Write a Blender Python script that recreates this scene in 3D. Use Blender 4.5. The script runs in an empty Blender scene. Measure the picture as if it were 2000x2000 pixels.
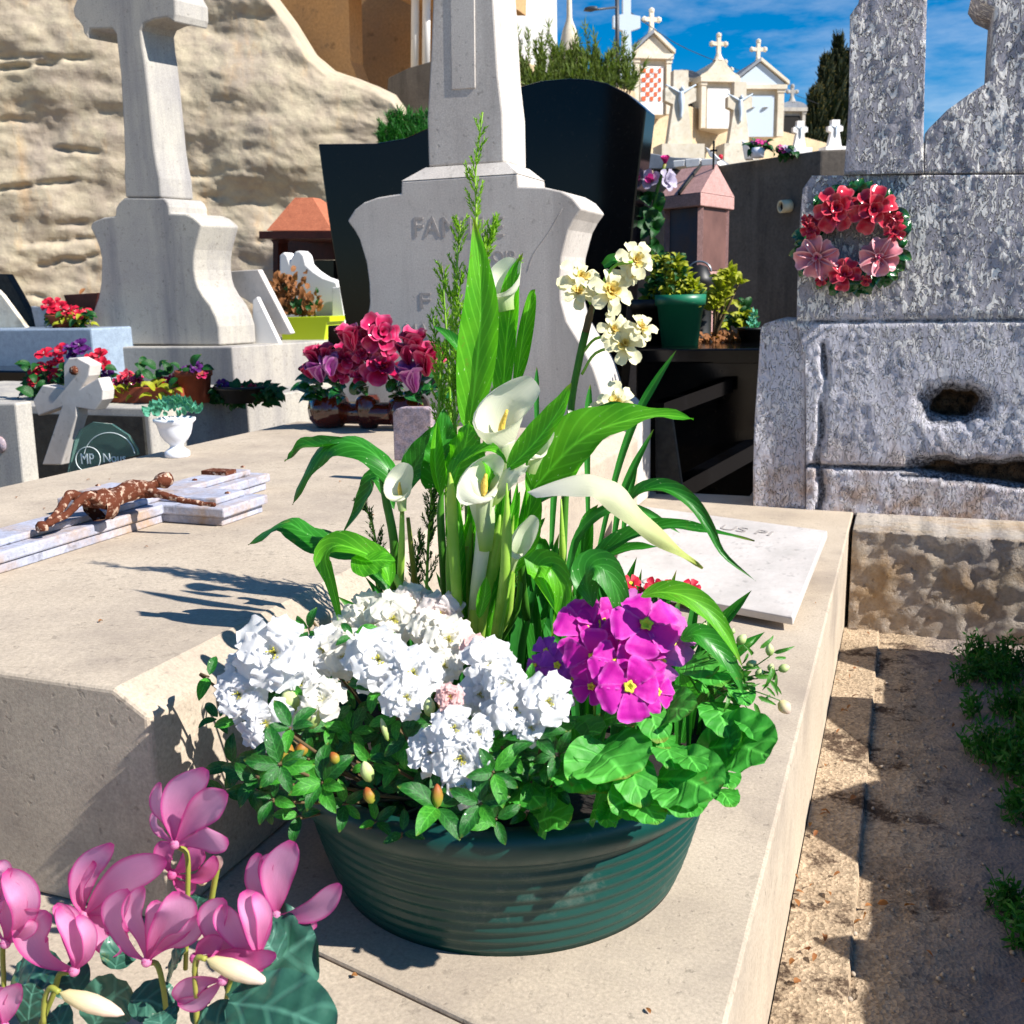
import bpy, bmesh, math, random
from mathutils import Vector, Matrix, noise
from math import radians, sin, cos, pi, sqrt
random.seed(7)
sc = bpy.context.scene
col = sc.collection

# ------------------------------------------------------------------ camera, sky, sun, exposure
H, F = 0.66, 2000.0
CAMLOC = Vector((0, 0, H))
CR = (Matrix.Rotation(radians(21), 4, 'Z') @ Matrix.Rotation(radians(78), 4, 'X') @ Matrix.Rotation(radians(-1.2), 4, 'Z'))
cd = bpy.data.cameras.new('camera'); cam = bpy.data.objects.new('camera', cd); col.objects.link(cam)
cam.matrix_world = Matrix.Translation(CAMLOC) @ CR
cd.sensor_width = 36; cd.lens = 36; cd.clip_start = 0.05; cd.clip_end = 3000
cd.dof.use_dof = True; cd.dof.focus_distance = 1.35; cd.dof.aperture_fstop = 16
sc.camera = cam

SUN_EL, SUN_AZ = radians(40), radians(-6)          # azimuth measured from +X towards +Y
sv = Vector((cos(SUN_EL)*cos(SUN_AZ), cos(SUN_EL)*sin(SUN_AZ), sin(SUN_EL)))
sd = bpy.data.lights.new('sun', 'SUN'); sd.energy = 5.0; sd.angle = radians(0.5); sd.color = (1.0, .955, .89)
sun = bpy.data.objects.new('sun', sd); col.objects.link(sun)
sun.rotation_euler = sv.to_track_quat('Z', 'Y').to_euler(); sun.location = (3, 0, 6)

w = bpy.data.worlds.new('World'); sc.world = w; w.use_nodes = True
wn = w.node_tree.nodes; wl = w.node_tree.links; wn.clear()
def wnode(t, **k):
    n = wn.new(t)
    for a, b in k.items(): setattr(n, a, b)
    return n
sky = wnode('ShaderNodeTexSky', sky_type='NISHITA', sun_disc=False, sun_elevation=SUN_EL, sun_rotation=pi/2 - SUN_AZ,
            altitude=300, air_density=1.0, dust_density=0.2, ozone_density=5.0)
hs = wnode('ShaderNodeHueSaturation'); hs.inputs['Saturation'].default_value = 1.5; hs.inputs['Value'].default_value = 1.0
tc = wnode('ShaderNodeTexCoord'); mp = wnode('ShaderNodeMapping'); mp.inputs['Scale'].default_value = (1.5, 1.5, 6); mp.inputs['Rotation'].default_value = (0.15, 0.35, 0.4)
nz = wnode('ShaderNodeTexNoise'); nz.inputs['Scale'].default_value = 1.6; nz.inputs['Detail'].default_value = 9; nz.inputs['Roughness'].default_value = .62
cr = wnode('ShaderNodeValToRGB'); cr.color_ramp.elements[0].position = .52; cr.color_ramp.elements[1].position = .78
cr.color_ramp.elements[1].color = (.55, .55, .55, 1)
mx = wnode('ShaderNodeMixRGB'); mx.inputs[2].default_value = (8.5, 9, 9.6, 1)
bg = wnode('ShaderNodeBackground'); bg.inputs['Strength'].default_value = 0.07
wo = wnode('ShaderNodeOutputWorld')
wl.new(sky.outputs[0], hs.inputs['Color']); wl.new(hs.outputs[0], mx.inputs[1]); wl.new(tc.outputs['Generated'], mp.inputs[0]); wl.new(mp.outputs[0], nz.inputs['Vector'])
wl.new(nz.outputs[0], cr.inputs[0]); wl.new(cr.outputs[0], mx.inputs[0]); wl.new(mx.outputs[0], bg.inputs[0]); wl.new(bg.outputs[0], wo.inputs[0])
sc.view_settings.view_transform = 'Standard'; sc.view_settings.look = 'None'
sc.view_settings.exposure = 0.88; sc.view_settings.gamma = 1
sc.cycles.max_bounces = 6; sc.cycles.transparent_max_bounces = 8

# ------------------------------------------------------------------ measuring helpers: where a sight line meets a real plane of the place
R3 = CR.to_3x3(); FWD = R3 @ Vector((0, 0, -1)); RIGHT = R3 @ Vector((1, 0, 0)); UPV = R3 @ Vector((0, 1, 0))
def ray(x, y): return R3 @ Vector(((x-1000)/F, (1000-y)/F, -1))
def at(x, y, Y): d = ray(x, y); return CAMLOC + d*(Y/d.y)
def atz(x, y, z): d = ray(x, y); return CAMLOC + d*((z-H)/d.z)
def pxs(P): return (P-CAMLOC).dot(FWD)/F            # metres per photograph pixel at P
class Crop:
    def __init__(s, ox, oy, k): s.ox, s.oy, s.k = ox, oy, k
    def __call__(s, x, y): return (s.ox+x*s.k, s.oy+y*s.k)
PX = Crop(0, 0, 1); DI = Crop(0, 0, 1.0352)
R1 = Crop(0, 0, .3623); R2 = Crop(600, 0, .3623); R3c = Crop(1100, 0, .3106); R4 = Crop(1400, 0, .3106)
R5 = Crop(0, 560, .3623); R6 = Crop(1200, 500, .4141); CA = Crop(480, 400, .5176); CB = Crop(360, 1100, .4348)
CC = Crop(960, 1080, .3313); CE = Crop(0, 1440, .3623); CF = Crop(550, 580, .207)

# ------------------------------------------------------------------ object helpers
W = {}
def put(o, parent=None, M=None):
    M = M or Matrix.Identity(4)
    if parent is not None:
        o.parent = parent; o.matrix_parent_inverse = W[parent].inverted()
    o.matrix_basis = M; W[o] = M; col.objects.link(o); return o
def meta(o, label=None, cat=None, group=None, kind=None):
    if label: o['label'] = label
    if cat: o['category'] = cat
    if group: o['group'] = group
    if kind: o['kind'] = kind
    return o
def thing(name, label, cat, loc=(0, 0, 0), group=None):
    o = bpy.data.objects.new(name, None); o.empty_display_size = .02
    put(o, None, Matrix.Translation(Vector(loc))); return meta(o, label, cat, group)
def mesh(name, V, Fs, mat, uv=None, smooth=False):
    me = bpy.data.meshes.new(name); me.from_pydata([tuple(v) for v in V], [], Fs)
    if uv:
        l = me.uv_layers.new(name='UVMap')
        for p in me.polygons:
            for li in p.loop_indices: l.data[li].uv = uv[me.loops[li].vertex_index]
    if smooth: me.polygons.foreach_set('use_smooth', [True]*len(me.polygons))
    if isinstance(mat, (list, tuple)):
        for m in mat: me.materials.append(m)
    elif mat: me.materials.append(mat)
    return me
def obj(name, me, parent=None, M=None, **k):
    return meta(put(bpy.data.objects.new(name, me), parent, M), **k)
class MB:                                            # collects shapes into one mesh
    def __init__(s): s.V, s.F, s.U = [], [], []
    def add(s, V, Fs, U=None):
        b = len(s.V); s.V += [Vector(v) for v in V]; s.F += [tuple(i+b for i in f) for f in Fs]; s.U += (U or [(0.5, 0.5)]*len(V)); return s
    def mesh(s, name, mat, smooth=True): return mesh(name, s.V, s.F, mat, s.U, smooth)
    def obj(s, name, mat, parent=None, smooth=True, **k): return obj(name, s.mesh(name, mat, smooth), parent, **k)
def recalc(me):
    bm = bmesh.new(); bm.from_mesh(me); bmesh.ops.recalc_face_normals(bm, faces=bm.faces); bm.to_mesh(me); bm.free()
def bev(o, wd=.004, seg=2):
    m = o.modifiers.new('bevel', 'BEVEL'); m.width = wd; m.segments = seg; m.limit_method = 'ANGLE'; m.angle_limit = radians(35); return o
def spline(P, n):
    P = [Vector(p) for p in P]
    if len(P) == 2: return [P[0].lerp(P[1], i/(n-1)) for i in range(n)]
    Q = [P[0]*2-P[1]] + P + [P[-1]*2-P[-2]]; out = []
    L = len(P)-1
    for i in range(n):
        u = i/(n-1)*L; k = min(int(u), L-1); t = u-k
        a, b, c, d = Q[k:k+4]
        out.append(.5*((2*b)+(c-a)*t+(2*a-5*b+4*c-d)*t*t+(3*b-a-3*c+d)*t**3))
    return out
PROF = {
 'leaf': lambda u: max(0, sin(pi*min(1, u**.75)))**.85,
 'lance': lambda u: max(0, sin(pi*u**.55))**.9,
 'strap': lambda u: min(1, .55+u*1.2)*min(1, (1-u)*3.2)**.7,
 'petal': lambda u: max(.12, sin(pi*u**1.35*.97+.03))**.6*(.4+.6*u) if u < .985 else .2,
 'round': lambda u: max(0.03, sin(pi*min(1, u*.97+.015)))**.5,
 'fan': lambda u: (.12+.88*u**.9)*min(1, sqrt(max(0, 1-((u-.62)/.4)**2)) if u > .62 else 1)+.001,
 'heart': lambda u: max(0, (1-u))**.65*(1 if u > .12 else (.75+u*2.1))+.001,
 'ellip': lambda u: max(0.02, sin(pi*u**.92))**.75,
 'drop': lambda u: max(.02, sin(pi*u**.8)),
}
def blade(P, wd, nh, prof='leaf', cup=.2, ruf=0, nr=4, nu=14, nv=6, seed=0, fold=0, noi=0):
    P = spline(P, nu+1); pf = PROF[prof]; V, U = [], []
    rnd = random.Random(seed); ph = rnd.random()*9
    nhs = nh if isinstance(nh, list) else [nh]
    for i, p in enumerate(P):
        u = i/nu
        t = (P[min(i+1, nu)]-P[max(i-1, 0)]).normalized()
        k = u*(len(nhs)-1); a = int(k); N = nhs[a] if a+1 >= len(nhs) else nhs[a].lerp(nhs[a+1], k-a)
        s = t.cross(N)
        if s.length < 1e-4: s = t.orthogonal()
        s.normalize(); n = s.cross(t).normalized(); wu = wd*pf(u)
        for j in range(nv+1):
            v = -1+2*j/nv
            q = p + s*(wu*v) + n*(cup*wu*(v*v) + fold*wu*abs(v)) + n*(ruf*wd*sin(nr*2*pi*u+ph+v*1.3)*abs(v)**1.6*(.3+.7*u))
            if noi: q = q + n*(noise.noise(q*(3/wd)+Vector((seed, ph, 0)))*noi*wd)
            V.append(q); U.append((j/nv, u))
    Fs = [(i*(nv+1)+j, i*(nv+1)+j+1, (i+1)*(nv+1)+j+1, (i+1)*(nv+1)+j) for i in range(nu) for j in range(nv)]
    return V, Fs, U
def tube(P, r, n=8, m=None, cap=True):
    m = m or max(2, len(P)*3); Q = spline(P, m) if len(P) > 2 else [Vector(p) for p in P]; m = len(Q)
    rs = r if isinstance(r, (list, tuple)) else [r, r]
    V, U = [], []; prev = None
    for i, p in enumerate(Q):
        t = (Q[min(i+1, m-1)]-Q[max(i-1, 0)]).normalized()
        a = (t.orthogonal() if prev is None else prev-t*prev.dot(t)).normalized(); prev = a; b = t.cross(a)
        k = i/(m-1)*(len(rs)-1); q = int(k); rr = rs[q] if q+1 >= len(rs) else rs[q]+(rs[q+1]-rs[q])*(k-q)
        for j in range(n):
            an = 2*pi*j/n; V.append(p+a*(cos(an)*rr)+b*(sin(an)*rr)); U.append((j/n, i/(m-1)))
    Fs = [(i*n+j, i*n+(j+1) % n, (i+1)*n+(j+1) % n, (i+1)*n+j) for i in range(m-1) for j in range(n)]
    if cap: Fs += [tuple(reversed(range(n))), tuple((m-1)*n+j for j in range(n))]
    return V, Fs, U
def lathe(prof, c=(0, 0, 0), n=32, sx=1, sy=1, rot=0, flut=None):
    V, U = [], []; c = Vector(c)
    for i, (r, z) in enumerate(prof):
        for j in range(n):
            a = 2*pi*j/n; rr = r*(1+(flut(a) if flut else 0)); x, y = cos(a)*rr*sx, sin(a)*rr*sy
            V.append(c+Vector((x*cos(rot)-y*sin(rot), x*sin(rot)+y*cos(rot), z))); U.append((j/n, i/max(1, len(prof)-1)))
    m = len(prof)
    Fs = [(i*n+j, i*n+(j+1) % n, (i+1)*n+(j+1) % n, (i+1)*n+j) for i in range(m-1) for j in range(n)]
    return V, Fs, U
def box(c, s, rz=0, ctr=None):
    x, y, z = s[0]/2, s[1]/2, s[2]/2; M = Matrix.Rotation(rz, 3, 'Z'); c = Vector(c)
    V = [c+M@Vector((a*x, b*y, d*z)) for a in (-1, 1) for b in (-1, 1) for d in (-1, 1)]
    return V, [(0, 1, 3, 2), (4, 6, 7, 5), (0, 4, 5, 1), (2, 3, 7, 6), (0, 2, 6, 4), (1, 5, 7, 3)]
def bx(x0, x1, y0, y1, z0, z1): return box(((x0+x1)/2, (y0+y1)/2, (z0+z1)/2), (x1-x0, y1-y0, z1-z0))
def prism_vf(P, d):
    n = len(P); V = list(P)+[p+d for p in P]
    return V, [tuple(range(n)), tuple(reversed(range(n, 2*n)))]+[(i, i+n, (i+1) % n+n, (i+1) % n) for i in range(n)]
def prism(name, pts, Y, th, mat, crop=PX, parent=None, bw=.004, d=None, sub=0, **k):
    P = [at(*crop(*p), Y) for p in pts]; V, Fs = prism_vf(P, (d or Vector((0, 1, 0)))*th)
    me = mesh(name, V, Fs, mat); recalc(me)
    o = obj(name, me, parent, **k)
    if bw: bev(o, bw)
    return o
def grid_cut(me, dx, dz, ax=(0, 2)):
    bm = bmesh.new(); bm.from_mesh(me)
    for a, step in zip(ax, (dx, dz)):
        lo = min(v.co[a] for v in bm.verts); hi = max(v.co[a] for v in bm.verts); n = Vector((0, 0, 0)); n[a] = 1
        c = lo+step*.5
        while c < hi:
            co = Vector((0, 0, 0)); co[a] = c
            bmesh.ops.bisect_plane(bm, geom=bm.verts[:]+bm.edges[:]+bm.faces[:], plane_co=co, plane_no=n); c += step
    bm.to_mesh(me); bm.free()
def fbm(p, o=4, r=.5):
    a, s = 1, 0
    for _ in range(o): s += a*noise.noise(p); p = p*2.03; a *= r
    return s
def rv(r, a=1): return Vector((r.uniform(-a, a), r.uniform(-a, a), r.uniform(-a, a)))

# ------------------------------------------------------------------ materials
def lin(h):
    h = h.lstrip('#'); c = [int(h[i:i+2], 16)/255 for i in (0, 2, 4)]
    return tuple(x/12.92 if x <= .04045 else ((x+.055)/1.055)**2.4 for x in c)+(1,)
class NT:
    def __init__(s, name):
        s.m = bpy.data.materials.new(name); s.m.use_nodes = True; s.t = s.m.node_tree; s.t.nodes.clear(); s.out = s.n('ShaderNodeOutputMaterial')
        s.tc = s.n('ShaderNodeTexCoord')
    def n(s, t, **k):
        x = s.t.nodes.new(t)
        for a, b in k.items():
            if a in x.inputs: x.inputs[a].default_value = b
            else: setattr(x, a, b)
        return x
    def l(s, a, b): s.t.links.new(a, b)
    def noise(s, sc_, det=5, rough=.6, co='Object', scale=None, dist=0):
        x = s.n('ShaderNodeTexNoise', Scale=sc_, Detail=det, Roughness=rough, Distortion=dist)
        if scale:
            m = s.n('ShaderNodeMapping'); m.inputs['Scale'].default_value = scale; s.l(s.tc.outputs[co], m.inputs[0]); s.l(m.outputs[0], x.inputs['Vector'])
        else: s.l(s.tc.outputs[co], x.inputs['Vector'])
        return x.outputs[0]
    def ramp(s, f, *st):
        x = s.n('ShaderNodeValToRGB'); e = x.color_ramp.elements
        while len(e) < len(st): e.new(.5)
        for i, (p, c) in enumerate(st): e[i].position = p; e[i].color = c if hasattr(c, '__len__') else (c, c, c, 1)
        s.l(f, x.inputs[0]); return x.outputs[0]
    def mix(s, f, a, b, mode='MIX'):
        x = s.n('ShaderNodeMixRGB', blend_type=mode)
        for i, v in ((0, f), (1, a), (2, b)):
            if hasattr(v, 'is_linked'): s.l(v, x.inputs[i])
            else: x.inputs[i].default_value = v
        return x.outputs[0]
    def math(s, op, a, b=0):
        x = s.n('ShaderNodeMath', operation=op)
        for i, v in ((0, a), (1, b)):
            if hasattr(v, 'is_linked'): s.l(v, x.inputs[i])
            else: x.inputs[i].default_value = v
        return x.outputs[0]
    def bump(s, h, st, dist=.01, prev=None):
        x = s.n('ShaderNodeBump', Strength=st, Distance=dist); s.l(h, x.inputs['Height'])
        if prev: s.l(prev, x.inputs['Normal'])
        return x.outputs[0]
    def bsdf(s, c, rough=.6, nrm=None, spec=.5, trans=0, tcol=None, **k):
        b = s.n('ShaderNodeBsdfPrincipled')
        if hasattr(c, 'is_linked'): s.l(c, b.inputs['Base Color'])
        else: b.inputs['Base Color'].default_value = c
        if hasattr(rough, 'is_linked'): s.l(rough, b.inputs['Roughness'])
        else: b.inputs['Roughness'].default_value = rough
        b.inputs['Specular IOR Level'].default_value = spec
        for a, v in k.items(): b.inputs[a.replace('_', ' ')].default_value = v
        if nrm: s.l(nrm, b.inputs['Normal'])
        o = b.outputs[0]
        if trans:
            t = s.n('ShaderNodeBsdfTranslucent'); cc = tcol if tcol is not None else c
            if hasattr(cc, 'is_linked'): s.l(cc, t.inputs[0])
            else: t.inputs[0].default_value = cc
            if nrm: s.l(nrm, t.inputs['Normal'])
            x = s.n('ShaderNodeMixShader', Fac=trans); s.l(o, x.inputs[1]); s.l(t.outputs[0], x.inputs[2]); o = x.outputs[0]
        s.l(o, s.out.inputs[0]); return s.m
def stone(name, c1, c2, sc_=6, bs=.25, rough=.85, dark=None, fine=140, dist=.006, streak=0, grain=.25):
    s = NT(name); c1, c2 = lin(c1), lin(c2)
    a = s.noise(sc_, 7, .65); c = s.mix(s.ramp(a, (.32, 0), (.68, 1)), c1, c2)
    g = s.noise(fine, 4, .7)
    c = s.mix(grain, c, s.ramp(g, (.3, .12), (.7, .95)), 'OVERLAY')
    if dark:
        d = s.noise(sc_*.7, 8, .7, scale=(2.5, 2.5, .25) if streak else None); c = s.mix(s.ramp(d, (.46, 0), (.72, .85)), c, lin(dark))
        lk = s.math('MULTIPLY', s.ramp(s.noise(sc_*9, 6, .7), (.58, 0), (.64, 1)), s.ramp(s.noise(sc_*.8, 4, .6), (.48, 0), (.6, .55))); c = s.mix(lk, c, s.mix(.6, c, lin('#5a534a')))
    p = s.noise(fine*.35, 3, .5); pit = s.ramp(p, (.25, 0), (.36, 1))
    c = s.mix(s.math('MULTIPLY', s.math('SUBTRACT', 1, pit), .35), c, (.03, .027, .022, 1))
    h = s.mix(.5, a, s.noise(fine, 6, .75)); h = s.mix(.3, h, pit)
    return s.bsdf(c, rough, s.bump(h, bs, dist), spec=.25)
def leafm(name, c1, c2, rough=.38, trans=.3, veins=0, spots=0, midrib=.5, bumps=.3, tc_=None, bn=40, edge=None, coat=0):
    s = NT(name); c1, c2 = lin(c1), lin(c2)
    c = s.mix(s.ramp(s.noise(14, 5), (.35, 0), (.65, 1)), c1, c2)
    sp = s.n('ShaderNodeSeparateXYZ'); s.l(s.tc.outputs['UV'], sp.inputs[0])
    du = s.math('ABSOLUTE', s.math('SUBTRACT', sp.outputs[0], .5))
    lt = tuple(min(1, x*1.9+.03) for x in c2[:3])+(1,)
    mr = s.ramp(du, (.0, midrib), (.05, 0)); c = s.mix(mr, c, lt)
    h = s.noise(bn, 5, .6)
    if veins:
        wv = s.math('SINE', s.math('MULTIPLY', s.math('ADD', sp.outputs[1], s.math('MULTIPLY', du, -.55)), veins))
        vv = s.ramp(wv, (.6, 0), (1, .26)); c = s.mix(vv, c, lt); h = s.mix(.6, h, s.math('SUBTRACT', 0.6, vv))
    if spots:
        m = s.n('ShaderNodeMapping'); m.inputs['Scale'].default_value = (14, 22, 1); s.l(s.tc.outputs['UV'], m.inputs[0])
        v = s.n('ShaderNodeTexVoronoi', Scale=1); s.l(m.outputs[0], v.inputs['Vector']); vs = s.n('ShaderNodeSeparateXYZ'); s.l(v.outputs['Color'], vs.inputs[0]); c = s.mix(s.math('MULTIPLY', s.ramp(v.outputs['Distance'], (.08, .8), (.15, 0)), s.ramp(vs.outputs[0], (.5, 0), (.7, 1))), c, lin('#dff0c8'))
    if edge:
        c = s.mix(s.ramp(du, (.40, 0), (.5, .8)), c, lin(edge))
    tipm = s.math('MULTIPLY', s.ramp(sp.outputs[1], (.9, 0), (1, 1)), s.ramp(s.noise(9, 3), (.45, 0), (.6, .8))); c = s.mix(tipm, c, lin('#9a8438'))
    blot = s.math('MULTIPLY', s.ramp(s.noise(55, 5, .65), (.62, 0), (.68, .5)), s.ramp(s.noise(6, 3), (.5, 0), (.6, 1))); c = s.mix(blot, c, lin('#7a7a34'))
    t = tc_ and lin(tc_) or s.mix(1, c, (1.3, 1.55, .5, 1), 'MULTIPLY')
    rgh = s.ramp(s.noise(25, 4), (.3, rough*.85), (.7, min(1, rough*1.5)))
    return s.bsdf(c, rgh, s.bump(h, bumps, .004), spec=.38, trans=trans, tcol=t, Coat_Weight=coat)
def petalm(name, base, tip, edge=None, trans=.35, rough=.55, bumps=.25, vs=60, rad=.5, inner=None):
    s = NT(name); sp = s.n('ShaderNodeSeparateXYZ'); s.l(s.tc.outputs['UV'], sp.inputs[0])
    c = s.mix(s.ramp(sp.outputs[1], (0.02, 0), (rad, 1)), lin(base), lin(tip))
    if edge:
        du = s.math('ABSOLUTE', s.math('SUBTRACT', sp.outputs[0], .5)); e = s.math('MAXIMUM', s.ramp(du, (.38, 0), (.5, 1)), s.ramp(sp.outputs[1], (.86, 0), (1, 1)))
        c = s.mix(e, c, lin(edge))
    st = s.noise(3, 4, .6, 'UV', (vs, 1.5, 1)); c = s.mix(.22, c, s.ramp(st, (.3, .45), (.7, 1)), 'MULTIPLY')
    h = s.mix(.4, st, s.noise(60, 3))
    return s.bsdf(c, rough, s.bump(h, bumps, .002), spec=.3, trans=trans, tcol=c)
def plain(name, c, rough=.5, bs=0, ns=80, c2=None, spec=.5, trans=0, **k):
    s = NT(name); cc = lin(c)
    if c2: cc = s.mix(s.ramp(s.noise(ns*.2, 5), (.35, 0), (.65, 1)), cc, lin(c2))
    return s.bsdf(cc, rough, s.bump(s.noise(ns, 5), bs, .004) if bs else None, spec=spec, trans=trans, **k)
M = {}
M['slab'] = stone('slab_stone', '#b9ab98', '#a89a88', 4, .4, .88, '#8c8075', fine=230, dist=.004)
M['head'] = stone('headstone_limestone', '#c6bfb6', '#b6aea6', 3, .25, .85, '#97908a', fine=220, dist=.004, grain=.25, streak=1)
M['cross'] = stone('grey_limestone', '#b5afa2', '#a29d97', 3, .2, .85, '#77757a', fine=160, dist=.004, streak=1)
M['marble'] = stone('white_marble', '#cfc8c1', '#c2bab3', 7, .08, .4, '#aaa59e', fine=90, dist=.002, grain=.08)
M['crossmar'] = stone('weathered_crucifix_marble', '#adb0bf', '#9496a5', 14, .8, .75, '#a8834f', fine=90, dist=.006)
M['granite'] = stone('black_granite', '#040405', '#070708', 5, .02, .3, fine=300, grain=0)
M['granite'].node_tree.nodes['Principled BSDF'].inputs['Roughness'].default_value = .12
M['granite_side'] = stone('rough_black_granite', '#34332f', '#1b1a19', 30, .8, .6, fine=120, grain=.4)
M['blue_granite'] = stone('blue_grey_granite', '#93a3b4', '#7f8d9e', 30, .05, .3, fine=200, grain=.3)
M['pink_granite'] = stone('pink_granite', '#bb938b', '#a68079', 30, .15, .5, fine=160, grain=.35)
M['red_granite'] = stone('red_granite', '#b06a4c', '#9c5a40', 24, .3, .6, fine=120, grain=.35)
M['dark_red'] = stone('dark_red_granite', '#4a2018', '#34150f', 24, .1, .4, fine=120)
M['terrace'] = stone('terrace_render', '#c2ad8c', '#b19c7d', .7, .3, .9, '#a08c70', fine=14, dist=.03)
M['wallgrey'] = stone('dark_concrete', '#6d655c', '#544d46', 2.2, .4, .9, '#2e2b28', fine=60, dist=.01, streak=1)
M['chapel'] = stone('chapel_stone', '#ddd3c0', '#cbc0ac', .9, .15, .9, '#b3a68f', fine=20, dist=.01)
M['white'] = stone('white_render', '#ece9e4', '#dedbd6', 2, .1, .8, fine=40, dist=.004, grain=.05)
M['house'] = stone('ochre_render', '#c79c6a', '#b98f60', 1.2, .4, .9, '#a78a6a', fine=30, dist=.02)
M['bluedoor'] = plain('blue_painted_door', '#b9c6d2', .5)
M['slate'] = stone('slate_roof', '#8b8f96', '#74787f', 3, .2, .7, fine=20)
M['photo_granite'] = stone('mottled_pink_grey_granite', '#8d8796', '#b59a94', 60, .1, .4, '#4a4650', fine=260, grain=.5)
s = NT('rock')
a = s.noise(.9, 9, .62, dist=.3); b = s.noise(5, 10, .7); c = s.mix(s.ramp(a, (.34, 0), (.64, 1)), lin('#b3a48c'), lin('#9d9080'))
c = s.mix(s.ramp(b, (.42, 0), (.7, .75)), c, lin('#c8bc9e')); c = s.mix(s.ramp(s.noise(2.1, 8, .7, scale=(1, 1, .5)), (.5, 0), (.68, .7)), c, lin('#a8998a'))
c = s.mix(s.ramp(s.noise(3.5, 6, .7, scale=(1, 1, .25)), (.55, 0), (.7, .4)), c, lin('#c29a68'))
n1 = s.bump(s.noise(3.2, 10, .72, scale=(.6, .6, 1.5)), .45, .03); n1 = s.bump(s.noise(16, 10, .72), .7, .015, n1)
M['rock'] = s.bsdf(c, .95, n1, spec=.15)
# flaking white plaster of the old monument
s = NT('flaking_plaster')
a = s.noise(7, 8, .65); f = s.noise(74, 5, .62, scale=(1, 1, .45), dist=1.1); f2 = s.noise(170, 5, .7); f3 = s.noise(8, 6, .65, scale=(1, 1, .7))
gz = s.n('ShaderNodeSeparateXYZ'); s.l(s.tc.outputs['Object'], gz.inputs[0]); hi = s.ramp(s.math('ADD', gz.outputs[2], s.math('MULTIPLY', f3, .5)), (.72, 0), (.86, 1))
th_ = s.math('ADD', f, s.math('MULTIPLY', s.math('SUBTRACT', f3, .5), .35)); ln = s.ramp(th_, (.515, 0), (.54, 1)); ln = s.math('MULTIPLY', ln, s.math('ADD', s.math('MULTIPLY', hi, .65), .35))
c = s.mix(s.ramp(a, (.35, 0), (.65, 1)), s.mix(hi, lin('#d6d3da'), lin('#b2afb6')), s.mix(hi, lin('#c4c0c7'), lin('#9a979d')))
c = s.mix(.3, c, s.ramp(f2, (.3, .15), (.7, .95)), 'OVERLAY')
c = s.mix(s.math('MULTIPLY', ln, .97), c, lin('#fbf6ee'))  # near-white flakes, with raking-light highlights put into their colour
c = s.mix(s.ramp(s.noise(3.4, 9, .7, scale=(1, 1, .6)), (.58, 0), (.66, .45)), c, lin('#b59468'))
gx = s.n('ShaderNodeSeparateXYZ'); s.l(s.tc.outputs['Object'], gx.inputs[0])
low = s.math('MULTIPLY', s.ramp(gx.outputs[2], (.02, 1), (.28, 0)), s.ramp(s.noise(14, 8, .7), (.42, 0), (.62, .7))); c = s.mix(low, c, lin('#a47a4a'))
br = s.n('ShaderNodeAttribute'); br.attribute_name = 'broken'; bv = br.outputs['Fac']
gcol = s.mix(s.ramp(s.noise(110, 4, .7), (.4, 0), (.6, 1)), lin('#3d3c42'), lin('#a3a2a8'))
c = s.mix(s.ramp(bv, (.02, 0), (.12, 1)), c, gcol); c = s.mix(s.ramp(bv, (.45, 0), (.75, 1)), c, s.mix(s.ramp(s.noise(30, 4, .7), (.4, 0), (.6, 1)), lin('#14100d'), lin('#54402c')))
n1 = s.bump(ln, 1, .008); n1 = s.bump(f, .8, .014, n1); n1 = s.bump(f2, .6, .003, n1)
M['plaster'] = s.bsdf(c, .9, n1, spec=.2)
M['hole'] = plain('broken_mortar', '#3a332d', .95, 1, 70, '#6a5138')
M['footing'] = stone('stained_footing', '#c4b8a6', '#a89e96', 9, 1, .9, '#a5814f', fine=70, dist=.02)
# path
s = NT('sandy_path')
a = s.noise(3, 8, .65); c = s.mix(s.ramp(a, (.35, 0), (.65, 1)), lin('#ad9980'), lin('#98866f'))
c = s.mix(s.ramp(s.noise(9, 9, .75), (.53, 0), (.60, .9)), c, lin('#3e2f26')); c = s.mix(s.ramp(s.noise(2.2, 7, .7), (.5, 0), (.66, .6)), c, lin('#6a5644'))
vo = s.n('ShaderNodeTexVoronoi', Scale=170); s.l(s.tc.outputs['Object'], vo.inputs['Vector'])
c = s.mix(.5, c, s.ramp(vo.outputs['Color'], (.1, .2), (.9, .95)), 'OVERLAY')
sx = s.n('ShaderNodeSeparateXYZ'); s.l(s.tc.outputs['Object'], sx.inputs[0])
gr = s.ramp(s.math('ADD', sx.outputs[0], s.math('MULTIPLY', s.noise(5, 6), .25)), (.16, 0), (.3, .8)); c = s.mix(gr, c, lin('#857c78'))  # greyer away from the grave: the path's shaded side put into its colour
n1 = s.bump(s.noise(14, 8, .7), .7, .02); n1 = s.bump(vo.outputs['Distance'], .5, .004, n1)
M['path'] = s.bsdf(c, .95, n1, spec=.15)
M['soil'] = plain('potting_soil', '#241a12', .95, .9, 90, '#120c08')
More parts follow.
